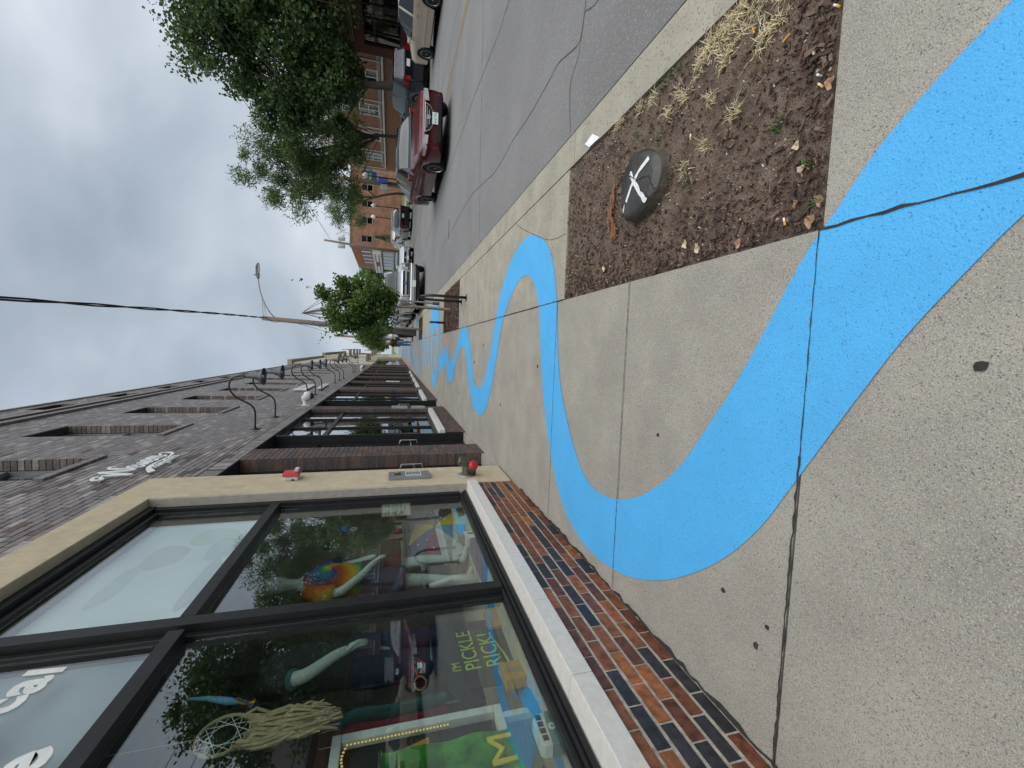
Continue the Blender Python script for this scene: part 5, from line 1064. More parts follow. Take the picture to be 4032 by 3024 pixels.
    def corner(side, front, z, hgt, wid, mat, nm_, dep=.30, prj=.012):
        """lamp unit wrapped round the body corner"""
        m = MB(); P_ = []
        s0 = 1 if front else -1
        for k in range(7):
            f_ = k / 6; yy = side * (W / 2 * .80 * (1 if tabw is None else 1) - wid + (wid + .0) * min(1, f_ * 1.6)); xx = s0 * (h + prj)
            if f_ > .55: g_ = (f_ - .55) / .45; xx = s0 * (h + prj - dep * g_); e0 = min(1, max(0, (h - abs(xx)) / .55)); tp = 1 - (1 - e0) ** 2.2; yy = side * (W / 2 * (.80 + .20 * tp) + prj)
            P_.append((xx, yy))
        vs = []
        for k, (a, b) in enumerate(P_):
            q = hgt * (1 - .45 * max(0, k / 6 - .4)); up_ = .05 * k / 6
            vs += [(a, b, z - q / 2 + up_), (a, b, z + q / 2 + up_), (a - s0 * .06, b - side * .05, z + q / 2 + up_), (a - s0 * .06, b - side * .05, z - q / 2 + up_)]
        m.add(vs, [(4 * k + a_, 4 * k + (a_ + 1) % 4, 4 * k + 4 + (a_ + 1) % 4, 4 * k + 4 + a_) for k in range(6) for a_ in range(4)] + [(0, 3, 2, 1), (24, 25, 26, 27)])
        return m.build(nm_, mat, t, smooth=False)
    for s_ in (-1, 1):
        corner(s_, True, hz, hh, hw, 'headlamp', 'headlight'); corner(s_, False, *(tl or (zr_ - .16, .2, .3)), 'taillamp', 'tail_light')
        # mirrors, handles
        mz = lerp_tab(tab_b, c3 - .5) + .04; m = MB(); m.bbox((c3 - .42, s_ * (W / 2 + .07), mz + .06), (.12, .20, .13), .4); m.build('mirror', paint_, t, bevel=.02)
        for hx in (mid - .18, c0 + .62):
            if kind == 'pickup' and hx < mid - .3: continue
            m = MB(); m.box((hx, s_ * (W / 2 - .008), lerp_tab(tab_b, hx) - .14), (hx + .17, s_ * (W / 2 + .018), lerp_tab(tab_b, hx) - .11)) if s_ > 0 else m.box((hx, -(W / 2 + .018), lerp_tab(tab_b, hx) - .14), (hx + .17, -(W / 2 - .008), lerp_tab(tab_b, hx) - .11)); m.build('door_handle', paint_, t)
        m = MB(); m.tube([(rx + .35, s_ * (W / 2 + .004), .48), (fx - .35, s_ * (W / 2 + .004), .48)], .013, 6); m.build('side_strip', paint_, t)
    # front: grille, bumper slot, plate
    if grille == 'shield':
        m = MB(); g_ = [(-.36, .70), (.36, .70), (.30, .58), (.10, .47), (-.10, .47), (-.30, .58)]; o_ = [(a * 1.09, .585 + (b - .585) * 1.14) for a, b in g_]
        m.extr([(h + .004, a, b) for a, b in o_], (.02, 0, 0)); gr = m.build('grille', 'chrome', t, bevel=.006)
        m = MB(); m.extr([(h + .0245, a, b) for a, b in g_], (.008, 0, 0)); m.build('mesh', 'undercar', gr)
        for z in (.66, .60): m = MB(); m.box((h + .033, -.28 + (.66 - z) * 1.5, z - .008), (h + .042, .28 - (.66 - z) * 1.5, z + .01)); m.build('bar', 'chrome', gr)
        m = MB(); m.lathe([(.05, 0), (.058, 0), (.058, .012), (.05, .012)], (h + .042, 0, .62), (1, 0, 0), 18); m.extr([(h + .045, -.035, .585), (h + .045, -.022, .585), (h + .045, .0, .645), (h + .045, .022, .585), (h + .045, .035, .585), (h + .045, .008, .662), (h + .045, -.008, .662)], (.006, 0, 0)); m.build('emblem', 'chrome', gr)
    elif grille == 'truck':
        m = MB(); m.box((h, -.62, .72), (h + .05, .62, 1.06)); gr = m.build('grille', 'chrome', t, bevel=.03)
        for z0, z1 in ((.75, .85), (.93, 1.03)): m = MB(); m.box((h + .051, -.54, z0), (h + .056, .54, z1)); m.build('mesh', 'undercar', gr)
        m = MB(); m.lathe([(0, 0), (.07, 0), (.06, .015), (0, .02)], (h + .056, 0, .89), (1, 0, 0), 24); m.build('emblem', 'blue', gr, smooth=True); 
    elif grille == 'oval':
        m = MB(); P_ = [(h + .01, .46 * math.cos(k * .2618), .60 + .075 * math.sin(k * .2618)) for k in range(24)]; m.extr(P_, (.02, 0, 0)); gr = m.build('grille', 'undercar', t); m = MB(); m.lathe([(0, 0), (.05, 0), (.04, .01), (0, .01)], (h + .031, 0, .6), (1, 0, 0), 14); m.build('emblem', 'chrome', gr)
    else:
        m = MB(); m.box((h - .01, -.42, .56), (h + .025, .42, .68)); m.build('grille', 'undercar', t, bevel=.01)
    m = MB(); m.box((h - .02, -W * .33, .27), (h + .02, W * .33, .39)); m.build('air_intake', 'undercar', t, bevel=.01)
    if kind == 'pickup': m = MB(); m.box((h - .1, -W * .47, .50), (h + .10, W * .47, .68)); m.build('bumper', 'chrome', t, bevel=.03)
    xo = h + (.105 if kind == 'pickup' else .03); pz = .52 if kind == 'pickup' else .44
    m = MB(); m.box((xo, -.155, pz - .08), (xo + .008, .155, pz + .08)); pb = m.build('plate', 'plate', t)
    if plate: text_obj('lettering', plate, .085, 'plateblue', pb, (xo + .009, -.135, pz - .035), (0, 1, 0), (0, 0, 1), .001, .85)
    m = MB(); m.box((-h - .035, -.155, zr_ - .34), (-h - .012, .155, zr_ - .19)); m.build('plate', 'plate', t)
    m = MB(); m.box((-h - .02, -W * .36, .32), (-h + .03, W * .36, .46)); m.build('rear_valance', 'undercar', t, bevel=.01)
    m = MB(); m.box((-h - .02, -.3, zr_ - .165), (-h - .006, .3, zr_ - .145)); m.build('boot_trim', 'chrome', t)
    return t
ST = dict(tab_t=[(-2.42, .95), (-2.36, 1.0), (-2.15, 1.03), (-1.72, 1.05), (-.85, 1.42), (-.35, 1.46), (.15, 1.45), (1.08, 1.0), (1.25, .97), (2.0, .86), (2.32, .77), (2.42, .70)],
          tab_b=[(-2.42, .88), (-2.2, .93), (-1.5, .95), (1.0, .91), (1.3, .90), (2.0, .82), (2.42, .66)], cab=(-1.72, -.85, .15, 1.08), wb=(1.42, -1.36), wr=.325)
def scl(tab, kx, kz): return [(a * kx, b * kz) for a, b in tab]
car('dark red sedan driving toward the camera with chrome shield grille', 'car', 'car_red', (6.28, 14.72, ROAD), rad(-90), 4.84, 1.84, 1.46, grille='shield', name='sedan_car', plate='AVG 776', hl=(.66, .105, .28), **ST)
bg_ = dict(ST); bg_.update(tab_t=[(-2.35, .93), (-2.28, .99), (-2.1, 1.02), (-1.75, 1.04), (-.95, 1.42), (-.45, 1.47), (.2, 1.45), (1.12, 1.0), (1.3, .96), (1.95, .87), (2.25, .79), (2.35, .70)], cab=(-1.75, -.95, .2, 1.12), wb=(1.38, -1.36))
car('champagne beige sedan parked in front of the dark red brick shop', 'car', 'car_beige', (12.62, 16.9, ROAD), rad(90), 4.7, 1.78, 1.46, grille='bar', name='sedan_car', **bg_)
SV = dict(tab_t=[(-2.28, 1.12), (-2.24, 1.2), (-2.06, 1.58), (-1.75, 1.64), (-.6, 1.68), (.2, 1.63), (1.12, 1.12), (1.3, 1.08), (1.95, .98), (2.2, .92), (2.28, .82)],
          tab_b=[(-2.28, 1.02), (-2.1, 1.06), (1.0, 1.02), (1.4, 1.0), (2.28, .76)], cab=(-2.16, -1.85, .2, 1.12), wb=(1.33, -1.30), wr=.35)
car('dark navy SUV parked beyond the beige sedan, seen from behind', 'SUV', 'car_navy', (12.62, 22.75, ROAD), rad(90), 4.56, 1.84, 1.68, kind='suv', name='sport_utility_vehicle', spokes=9, tl=(1.0, .30, .20), **SV)
car('black sedan driving away in the far lane', 'car', 'car_black', (10.6, 38.6, ROAD), rad(90), 4.84, 1.84, 1.46, name='sedan_car', **ST)
car('silver car parked beyond the black sedan', 'car', 'car_silver', (12.5, 45.5, ROAD), rad(90), 4.56, 1.84, 1.6, kind='suv', name='hatchback_car', **SV)
car('white SUV farthest along the far kerb', 'SUV', 'car_white', (15.0, 62.0, ROAD + .1), rad(90), 4.56, 1.84, 1.68, kind='suv', name='sport_utility_vehicle', **SV)
car('white sedan with oval grille driving toward the camera behind the red one', 'car', 'car_white', (6.6, 35.0, ROAD), rad(-90), 4.84, 1.86, 1.46, grille='oval', name='sedan_car', hl=(.64, .15, .36), **ST)
PK = dict(tab_t=[(-2.9, 1.0), (-2.85, 1.15), (-.98, 1.16), (-.96, 1.2), (-.85, 1.84), (-.6, 1.88), (.45, 1.86), (1.22, 1.26), (1.35, 1.24), (2.6, 1.17), (2.82, 1.1), (2.9, .95)],
          tab_b=[(-2.9, .95), (-2.8, 1.10), (1.2, 1.14), (1.5, 1.14), (2.6, 1.08), (2.9, .9)], cab=(-.97, -.85, .45, 1.22), wb=(1.85, -1.75), wr=.40, tabw=[(-2.9, .96), (-2.7, 1.0), (2.5, 1.0), (2.75, .97), (2.9, .92)])
car('silver pickup truck with chrome grille parked by the near kerb', 'pickup truck', 'car_silver', (3.02, 23.6, ROAD), rad(-90), 5.8, 2.0, 1.88, kind='pickup', name='pickup_truck', grille='truck', hl=(.93, .30, .30), lowz=.34, spokes=6, **PK)
car('dark grey SUV parked directly behind the silver pickup', 'SUV', 'car_grey', (2.95, 30.4, ROAD), rad(-90), 4.56, 1.84, 1.68, kind='suv', name='sport_utility_vehicle', **SV)
car('black sedan third in line at the near kerb', 'car', 'car_black', (2.9, 36.2, ROAD), rad(-90), 4.84, 1.8, 1.46, name='sedan_car', **ST)
car('silver sedan last in line at the near kerb', 'car', 'car_silver', (2.9, 42.4, ROAD), rad(-90), 4.84, 1.8, 1.46, name='sedan_car', **ST)

# ------------------------------------------------------------------ buildings across the street
def wall_open(mb, axis, c0, c1, u0, u1, z0, z1, ops):
    """wall slab with rectangular holes. axis 'x': thickness along x from c0 to c1, u = y"""
    zs_ = sorted({z0, z1} | {z for o in ops for z in o[2:] if z0 < z < z1})
    for a, b in zip(zs_, zs_[1:]):
        for (p, q) in free(u0, u1, a + .001, b - .001, ops):
            if axis == 'x': mb.box((c0, p, a), (c1, q, b))
            else: mb.box((p, c0, a), (q, c1, b))
# dark red brick shop at the right edge
XS = 18.5
rs = thing('brick_shop', 'dark red brick shop with large black framed display windows', 'building', (XS, 20, 0))
ops = [(24.9, 29.15, 1.1, 3.27), (18.2, 23.9, 1.1, 3.27), (11, 17.2, 1.1, 3.27)]
m = MB(); wall_open(m, 'x', XS, XS + .35, 4, 30.0, 0, 5.3, ops); m.box((XS + .35, 29.7, 0), (XS + 12, 30.0, 5.0)); m.box((XS + .35, 4, 4.6), (XS + 12, 29.7, 4.8)); m.build('wall', 'brickshopfar', rs, world=True)
m = MB(); m.box((XS + 5, 4, 0), (XS + 5.2, 29.6, 4.6)); m.build('back_wall', 'interior', rs, world=True)
m = MB(); m.box((XS - .08, 3.9, 5.3), (XS + .4, 30.05, 5.42)); m.build('coping', 'greytrim', rs, world=True)
m = MB(); m.box((XS - .03, 4.5, 4.45), (XS, 29.1, 4.85)); m.build('fascia_panel', 'signpanel', rs, world=True)
for z in (3.86, 3.97): m = MB(); m.box((XS - .05, 4.5, z), (XS, 29.15, z + .05)); m.build('string_course', 'tan', rs, world=True)
m = MB(); m.box((XS - .1, 29.2, 4.3), (XS + .1, 30.02, 5.3)); m.build('pier_cap', 'brickshopfar', rs, world=True)
for (a, b, c, d) in ops:
    m = MB(); t_ = .07; m.box((XS + .08, a, c), (XS + .2, a + t_, d)); m.box((XS + .08, b - t_, c), (XS + .2, b, d)); m.box((XS + .08, a + t_, c), (XS + .2, b - t_, c + t_)); m.box((XS + .08, a + t_, d - t_), (XS + .2, b - t_, d)); m.box((XS + .08, a + t_, 2.6), (XS + .2, b - t_, 2.68))
    n_ = max(2, round((b - a) / 1.15)); ys_ = [a + (b - a) * k / n_ for k in range(n_ + 1)]
    for y in ys_[1:-1]: m.box((XS + .075, y - .035, c + t_), (XS + .2, y + .035, 2.6)); m.box((XS + .075, y - .035, 2.68), (XS + .2, y + .035, d - t_))
    w = m.build('display_window', 'blackmetal', rs, world=True)
    for p, q in zip(ys_, ys_[1:]):
        for (e_, f_) in ((c + t_, 2.6), (2.68, d - t_)): m = MB(); m.box((XS + .13, p + .04, e_), (XS + .136, q - .04, f_)); m.build('pane', 'glassdark', w, world=True)
    m = MB(); m.box((XS - .06, a - .1, c - .14), (XS + .1, b + .1, c)); m.build('window_sill', 'brickshopfar', w, world=True)
random.seed(4)
for k in range(9):
    y = 25.1 + (k % 4) * .25 + (k // 4) * .02; z = 1.3 + (k // 4) * .42; m = MB(); m.box((XS + .14, y, z), (XS + .145, y + .2, z + .36)); m.build('window_poster', ['white', 'cyan', 'charcoal', 'cream', 'white', 'tan', 'charcoal', 'white', 'teal'][k], rs, world=True)
m = MB(); m.extr([(XS + .25, 26.95, 1.6), (XS + .25, 27.45, 1.65), (XS + .25, 27.4, 2.05), (XS + .25, 26.98, 2.0)], (.1, 0, 0)); m.build('window_cushion', 'cream', rs, world=True, bevel=.03)
# brick row with white trim and small gables
XB = 20.0
rw = thing('row_houses', 'brown brick row building with white ledge and small roof gables behind the trees', 'building', (XB, 42, 0))
wo = [(34.1 + k * 4.6, 35.9 + k * 4.6, 2.75, 4.3) for k in range(4)] + [(34.1 + k * 4.6, 35.9 + k * 4.6, 5.1, 6.2) for k in range(4)]
m = MB(); wall_open(m, 'x', XB, XB + .3, 30.2, 52, 0, 6.6, wo); m.box((XB + .3, 51.7, 0), (XB + 9, 52, 6.6)); m.box((XB + .3, 30.2, 0), (XB + 9, 30.5, 6.6)); m.build('wall', 'bricktan', rw, world=True)
m = MB(); m.add([(XB - .4, 30, 6.6), (XB - .4, 52.3, 6.6), (XB + 5, 52.3, 9.6), (XB + 5, 30, 9.6), (XB + 10, 52.3, 6.6), (XB + 10, 30, 6.6)], [(0, 3, 2, 1), (3, 5, 4, 2), (0, 1, 4, 5), (1, 2, 4), (0, 5, 3)]); roof = m.build('roof', 'shingle', rw, world=True)
m = MB(); m.box((XB - .14, 30.6, 2.27), (XB, 51.2, 2.40)); m.build('ledge', 'whitetrim', rw, world=True); m = MB(); m.box((XB - .04, 30.6, 2.50), (XB, 51.2, 2.72)); m.build('band', 'greytrim', rw, world=True)
m = MB(); m.box((XB - .15, 30.2, 6.4), (XB, 52.1, 6.62)); m.build('gutter', 'whitetrim', rw, world=True)
for y in (32.9, 38.0, 42.5, 47.2, 51.4): m = MB(); m.tube([(XB - .08, y, 2.4), (XB - .08, y, 6.4)], .05, 8); m.build('downpipe', 'whitetrim', rw, world=True)
for k, y in enumerate((39.9, 44.0, 48.1)):
    m = MB(); m.add([(XB - .3, y - 1.1, 7.2), (XB - .3, y + 1.1, 7.2), (XB - .3, y, 8.5), (XB + 4, y - 1.1, 7.2), (XB + 4, y + 1.1, 7.2), (XB + 4, y, 8.5)], [(0, 1, 2), (3, 5, 4), (0, 2, 5, 3), (1, 4, 5, 2), (0, 3, 4, 1)]); m.build('gable', 'greytrim', rw, world=True)
    for s_ in (-1, 1): m = MB(); m.extr([(XB - .42, y + s_ * 1.25, 7.1), (XB - .42, y + s_ * 1.05, 7.1), (XB - .42, y, 8.42), (XB - .42, y, 8.66)], (.14, 0, 0)); m.build('barge_board', 'whitetrim', rw, world=True)
for (a, b, c, d) in wo:
    m = MB(); m.box((XB - .03, a, c), (XB + .12, a + .09, d)); m.box((XB - .03, b - .09, c), (XB + .12, b, d)); m.box((XB - .03, a + .09, d - .09), (XB + .12, b - .09, d)); m.box((XB - .06, a - .05, c - .1), (XB + .12, b + .05, c)); m.box((XB - .02, (a + b) / 2 - .05, c), (XB + .1, (a + b) / 2 + .05, d - .09)); m.box((XB - .01, a + .09, (c + d) / 2 - .03), (XB + .09, (a + b) / 2 - .05, (c + d) / 2 + .03)); m.box((XB - .01, (a + b) / 2 + .05, (c + d) / 2 - .03), (XB + .09, b - .09, (c + d) / 2 + .03)); w = m.build('window', 'whitetrim', rw, world=True)
    m = MB(); m.box((XB + .05, a + .09, c), (XB + .056, b - .09, d - .09)); m.build('pane', 'glassdark', w, world=True); m = MB(); m.box((XB + .16, a, c), (XB + .18, b, d)); m.build('blind', 'blind', w, world=True)
# brick corner building facing us beyond the side street
cb = thing('corner_brick_building', 'plain brown brick corner building with arched windows beyond the side street', 'building', (24, 76, 0))
YB = 76.0
wo = [(17.3, 18.35, 4.75, 6.35), (20.3, 21.35, 4.75, 6.35), (23.0, 24.0, 4.75, 6.35), (25.6, 26.6, 4.75, 6.35), (28.2, 29.2, 4.75, 6.35)]
m = MB(); wall_open(m, 'y', YB, YB + .4, 16.4, 34, 0, 8.1, wo); m.box((16.4, YB + .4, 0), (16.8, 96, 8.1)); m.box((16.8, YB + .4, 7.6), (34, 96, 7.8)); m.build('wall', 'brickbrown', cb, world=True)
m = MB(); m.box((16.3, YB - .1, 8.1), (34, YB + .5, 8.25)); m.build('coping', 'greytrim', cb, world=True)
for (a, b, c, d) in wo:
    P_ = [(a - .1, YB - .04, d - .35), (a - .1, YB - .04, d)] + [((a + b) / 2 + (b - a + .2) / 2 * math.cos(t), YB - .04, d + .28 * math.sin(t)) for t in np.linspace(math.pi, 0, 9)[1:-1]] + [(b + .1, YB - .04, d), (b + .1, YB - .04, d - .35), (b, YB - .04, d - .35), (b, YB - .04, d)] + [((a + b) / 2 + (b - a) / 2 * math.cos(t), YB - .04, d + .16 * math.sin(t)) for t in np.linspace(0, math.pi, 9)[1:-1]] + [(a, YB - .04, d), (a, YB - .04, d - .35)]
    m = MB(); m.box((a - .05, YB - .1, c - .14), (b + .05, YB + .1, c)); m.box((a, YB + .1, c), (a + .06, YB + .2, d)); m.box((b - .06, YB + .1, c), (b, YB + .2, d)); m.box((a + .06, YB + .1, (c + d) / 2 - .04), (b - .06, YB + .2, (c + d) / 2 + .04)); w = m.build('window', 'greytrim', cb, world=True)
    m = MB(); m.box((a + .06, YB + .15, c), (b - .06, YB + .16, d)); m.build('pane', 'glassdark', w, world=True)
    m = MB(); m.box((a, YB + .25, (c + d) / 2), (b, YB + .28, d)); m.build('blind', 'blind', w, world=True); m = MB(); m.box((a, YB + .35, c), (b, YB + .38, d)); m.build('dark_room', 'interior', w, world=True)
for z in (4.2, 2.6): m = MB(); m.box((16.38, YB - .03, z), (34, YB, z + .07)); m.build('string_course', 'brickbrown', cb, world=True)
m = MB(); m.box((16.36, 77, 6.9), (16.4, 92, 8.0)); m.build('orange_fascia', 'terracotta', cb, world=True)
for k in range(4): m = MB(); m.box((16.36, 78.5 + k * 3.2, 5.0), (16.4, 79.7 + k * 3.2, 6.6)); m.build('narrow_window', 'glassdark', cb, world=True)
m = MB(); m.box((15.7, 77, 3.3), (16.38, 96, 4.7)); m.build('awning_board', 'whitetrim', cb, world=True)
for z in (3.62, 4.26): m = MB(); m.box((15.68, 77, z), (15.7, 96, z + .1)); m.build('board_line', 'charcoal', cb, world=True)
m = MB(); m.box((15.66, 84, 3.75), (15.7, 88, 4.35)); m.build('red_logo', 'rose', cb, world=True)
m = MB(); m.box((16.3, 77.4, .2), (16.39, 95, 3.2)); m.build('shopfront', 'aptcream', cb, world=True)
for k in range(5): m = MB(); m.box((16.27, 78 + k * 3.3, .5), (16.3, 80.6 + k * 3.3, 3.0)); m.build('pane', 'glassdark', cb, world=True)
# pale apartment block beyond the long brick building
ap_ = thing('apartment_block', 'cream apartment block with balconies beyond the dark brick building', 'building', (-7, 60, 0))
m = MB(); m.box((-14, 41.0, 0), (-1.58, 58, 9.7)); m.box((-14, 58, 0), (-1.25, 84, 9.4)); m.build('wall', 'aptcream', ap_, world=True)
m = MB(); m.box((-14.2, 40.8, 9.7), (-1.35, 58.1, 10.05)); m.box((-14.2, 58.1, 9.4), (-.95, 84.2, 9.75)); m.build('eaves', 'greytrim', ap_, world=True)
m = MB(); m.box((-14, 38.3, 0), (-1.50, 41.0, 3.0)); m.box((-1.56, 41.0, 0), (-1.50, 57.9, 3.0)); m.build('ground_floor', 'brickred_f', ap_, world=True, rnd=True)
for k in range(7):
    y = 38.8 + k * 2.7; m = MB(); m.box((-1.51, y, .5), (-1.49, y + 2.0, 2.8)); w = m.build('shop_window', 'blackmetal', ap_, world=True); m = MB(); m.box((-1.489, y + .08, .58), (-1.485, y + 1.92, 2.72)); m.build('pane', 'glassdark', w, world=True)
for y in (43, 48, 53, 60, 66, 72, 78):
    for z in (1.0, 4.2, 7.0):
        x_ = -1.58 if y < 58 else -1.25
        m = MB(); m.box((x_ - .05, y, z), (x_ + .03, y + 1.6, z + 1.6)); w = m.build('window', 'whitetrim', ap_, world=True); m = MB(); m.box((x_ + .031, y + .1, z + .1), (x_ + .036, y + 1.5, z + 1.5)); m.build('pane', 'glassdark', w, world=True)
        if z > 2 and y > 44:
            m = MB(); m.box((x_, y - .4, z - .4), (x_ + .8, y + 2.2, z - .25)); bl_ = m.build('balcony', 'aptbrown', ap_, world=True); m = MB(); m.box((x_ + .74, y - .4, z + .5), (x_ + .8, y + 2.2, z + .56))
            for k in range(9): m.box((x_ + .75, y - .38 + k * .32, z - .25), (x_ + .78, y - .35 + k * .32, z + .5))
            m.build('railing', 'blackmetal', bl_, world=True)
random.seed(11)

# ------------------------------------------------------------------ trees
def leaf_mesh(mb, c, s, shape):
    n = Vector((random.gauss(0, 1), random.gauss(0, 1), random.gauss(.5, 1)))
    if n.length < .01: n = Vector((0, 0, 1))
    n.normalize(); u = n.orthogonal().normalized(); a = random.uniform(0, 6.28); w = n.cross(u); d = u * math.cos(a) + w * math.sin(a); e_ = n.cross(d)
    l = s * random.uniform(.6, 1.25); b = l * random.uniform(.35, .6)
    if shape == 'fan':
        mb.add([c, c + d * l * .75 - e_ * l * .55 + n * l * .08, c + d * l - e_ * l * .05, c + d * l * .75 + e_ * l * .55 + n * l * .08], [(0, 1, 2), (0, 2, 3)])
    elif shape == 'feather':
        mb.add([c - d * l, c - e_ * b * .4, c + d * l, c + e_ * b * .4], [(0, 1, 2, 3)])
    else:
        mb.add([c - d * l * .5, c - e_ * b + n * l * .12, c + d * l * .5, c + e_ * b + n * l * .12], [(0, 1, 2), (0, 2, 3)])
def tree(name, label, base, trunk, limbs, clumps, nleaf, lsize, lmat, bmat, shape='oval', r0=.2, group='street trees', twigs=0):
    t = thing(name, label, 'tree', base, 0, group)
    m = MB(); P_ = smooth_path([(0, 0, -.1)] + trunk, 4); k_ = len(P_)
    m.tube(P_, [r0 * (1.25 if i == 0 else 1) * (1 - .6 * i / k_) for i in range(k_)], 10)
    for lb_ in limbs:
        Q = smooth_path(lb_[0], 4); m.tube(Q, [max(.012, lb_[1] * (1 - .75 * i / len(Q))) for i in range(len(Q))], 7)
    top_ = Vector(trunk[-1])
    for (c, r) in clumps:
        c = Vector(c); st_ = random.choice([Vector(trunk[-1]), Vector(trunk[max(0, len(trunk) - 2)])] + [Vector(l_[0][-1]) for l_ in limbs])
        md_ = st_.lerp(c, .5) + Vector((random.uniform(-.3, .3), random.uniform(-.3, .3), random.uniform(0, .4))) * r
        Q = smooth_path([st_, md_, c], 3); m.tube(Q, [max(.006, r0 * .16 * (1 - .7 * i / len(Q))) for i in range(len(Q))], 5, False)
    m.build('trunk', bmat, t, smooth=True, )
    m = MB()
    for (c, r) in clumps:
        c = Vector(c)
        for _ in range(nleaf):
            v = Vector((random.gauss(0, 1), random.gauss(0, 1), random.gauss(0, .8)))
            v = v.normalized() * r * (random.random() ** .45) * random.uniform(.8, 1.15)
            leaf_mesh(m, c + v, lsize, shape)
    if twigs:
        for (c, r) in random.sample(clumps, min(twigs, len(clumps))):
            c = Vector(c); d = (c - Vector((0, 0, trunk[-1][2]))); d.z = abs(d.z) + .4; d = d.normalized()
            for j in range(9): leaf_mesh(m, c + d * (r + j * .055) + Vector((random.uniform(-.05, .05), random.uniform(-.05, .05), 0)), lsize * .9, shape)
    m.build('crown', lmat, t, rnd=True)
    return t
def cloud(c, rad_, n, rmin, rmax, cond=None, shell=.55):
    out = []
    while len(out) < n:
        v = Vector((random.gauss(0, 1), random.gauss(0, 1), random.gauss(0, 1))).normalized() * (shell + (1 - shell) * random.random()) * random.uniform(.75, 1.0)
        p = (c[0] + v.x * rad_[0], c[1] + v.y * rad_[1], c[2] + v.z * rad_[2])
        if cond and not cond(p): continue
        out.append((p, random.uniform(rmin, rmax)))
    return out
random.seed(21)
cl = cloud((1.8, 0, 8.0), (5.0, 4.6, 5.2), 120, .7, 1.25, None, .35) + cloud((-1.2, -.5, 4.6), (2.2, 2.4, 1.6), 22, .5, .9) + cloud((-2.2, 0, 7.4), (1.6, 2.0, 1.5), 14, .6, .9)
tree('shade_tree', 'largest dense dark green tree at the right, over the navy SUV', (15.2, 27.0, 0), [(0, 0, 1.4), (-.2, 0, 2.8), (-.1, 0, 4.0)],
     [([(-.1, 0, 4.0), (-.6, 0, 5.6), (-.9, .2, 7.5)], .16), ([(-.1, 0, 4.0), (.9, .3, 6), (1.6, .4, 9)], .18), ([(-.2, 0, 3.2), (1.4, -.8, 5), (3.4, -1, 7)], .13), ([(-.1, 0, 3.6), (-1.4, -.4, 4.6), (-2.2, -.5, 5.4)], .09)], cl, 300, .20, 'leaf_big', 'bark', r0=.30)
random.seed(22)
cl = cloud((-2.7, 0, 7.9), (4.4, 3.6, 5.0), 108, .5, 1.0, lambda p: p[2] > 3.2 + .35 * abs(p[0] + 3), .3) + cloud((-.6, 0, 4.9), (2.4, 2, 1.6), 18, .5, .8)
tree('honey_locust_tree', 'airy lighter green tree with forked trunk behind the red sedan', (15.35, 33.5, 0), [(0, 0, 1.2), (-.1, 0, 2.4), (-.25, 0, 3.3)],
     [([(-.25, 0, 3.3), (.1, 0, 4.6), (.2, 0, 5.8), (-.3, 0, 8.5)], .14), ([(-.2, 0, 3.0), (-1.0, 0, 4.6), (-1.6, .2, 6.5), (-2.8, .3, 9)], .13), ([(-.2, 0, 2.6), (-1.6, .2, 4.4), (-3.6, .3, 6.4)], .10), ([(-1.0, 0, 4.6), (-3.5, -.4, 6), (-5.4, -.6, 6.8)], .06)], cl, 235, .16, 'leaf_loc', 'bark', 'feather', r0=.17)
random.seed(23)
cl = cloud((-1.6, 0, 6.2), (3.0, 3.0, 2.8), 44, .5, .9, None, .3)
tree('honey_locust_tree', 'smaller light green tree with curved trunk before the plain brick wall', (15.6, 46.0, 0), [(0, 0, 1.0), (-.35, 0, 2.4), (-.7, 0, 3.3), (-.8, 0, 4.2)], [([(-.8, 0, 4.2), (-2, 0, 5.6), (-3.4, 0, 6.6)], .09), ([(-.6, 0, 3.2), (.1, 0, 4.2), (.3, 0, 5.6)], .08)], cl, 120, .16, 'leaf_loc', 'bark', 'feather', r0=.15)
random.seed(24)
cl = cloud((.02, 0, 1.95), (.70, .70, .58), 44, .17, .29, None, .25) + cloud((-.25, 0, 2.45), (.42, .42, .55), 16, .14, .22) + cloud((.3, 0, 2.6), (.3, .3, .45), 8, .12, .2) + cloud((-.05, .1, 1.5), (.6, .5, .2), 9, .16, .24)
tree('ginkgo_tree', 'young bushy ginkgo tree in the mulch bed beside the bike rack', (.98, 10.6, 0), [(.02, 0, .8), (-.03, 0, 1.6), (-.05, 0, 2.7)], [([(-.03, 0, 1.5), (.25, .1, 2.0), (.45, .1, 2.5)], .015), ([(-.03, 0, 1.5), (-.3, -.1, 2.0), (-.5, 0, 2.6)], .015), ([(-.05, 0, 2.5), (-.2, 0, 3.0), (-.28, 0, 3.35)], .008)], cl, 150, .066, 'leaf_gin', 'barkpale', 'fan', r0=.042, twigs=26)
for k, (y, hh, lb, sd_) in enumerate(((21.7, 4.2, 'second young ginkgo tree along the near sidewalk', 1), (30.2, 4.4, 'third ginkgo tree along the near sidewalk', 2), (41, 5.0, 'fourth tree along the near sidewalk', 3), (54, 5.6, 'fifth tree along the near sidewalk', 4), (72, 6.5, 'sixth and farthest tree along the near sidewalk', 5))):
    random.seed(30 + k); s_ = hh / 4.2
    cl = cloud((0, 0, 2.6 * s_), (.95 * s_, .95 * s_, 1.0 * s_), 46, .22 * s_, .36 * s_, None, .25)
    tree('ginkgo_tree', lb, (.95, y, 0), [(.03, 0, 1.0), (0, 0, 2.0), (0, 0, 3.2 * s_)], [([(0, 0, 1.8), (.3, .1, 2.6), (.4, .2, 3.2)], .03)], cl, 95, .085 * s_, 'leaf_gin', 'barkpale', 'fan', r0=.06)
random.seed(41)
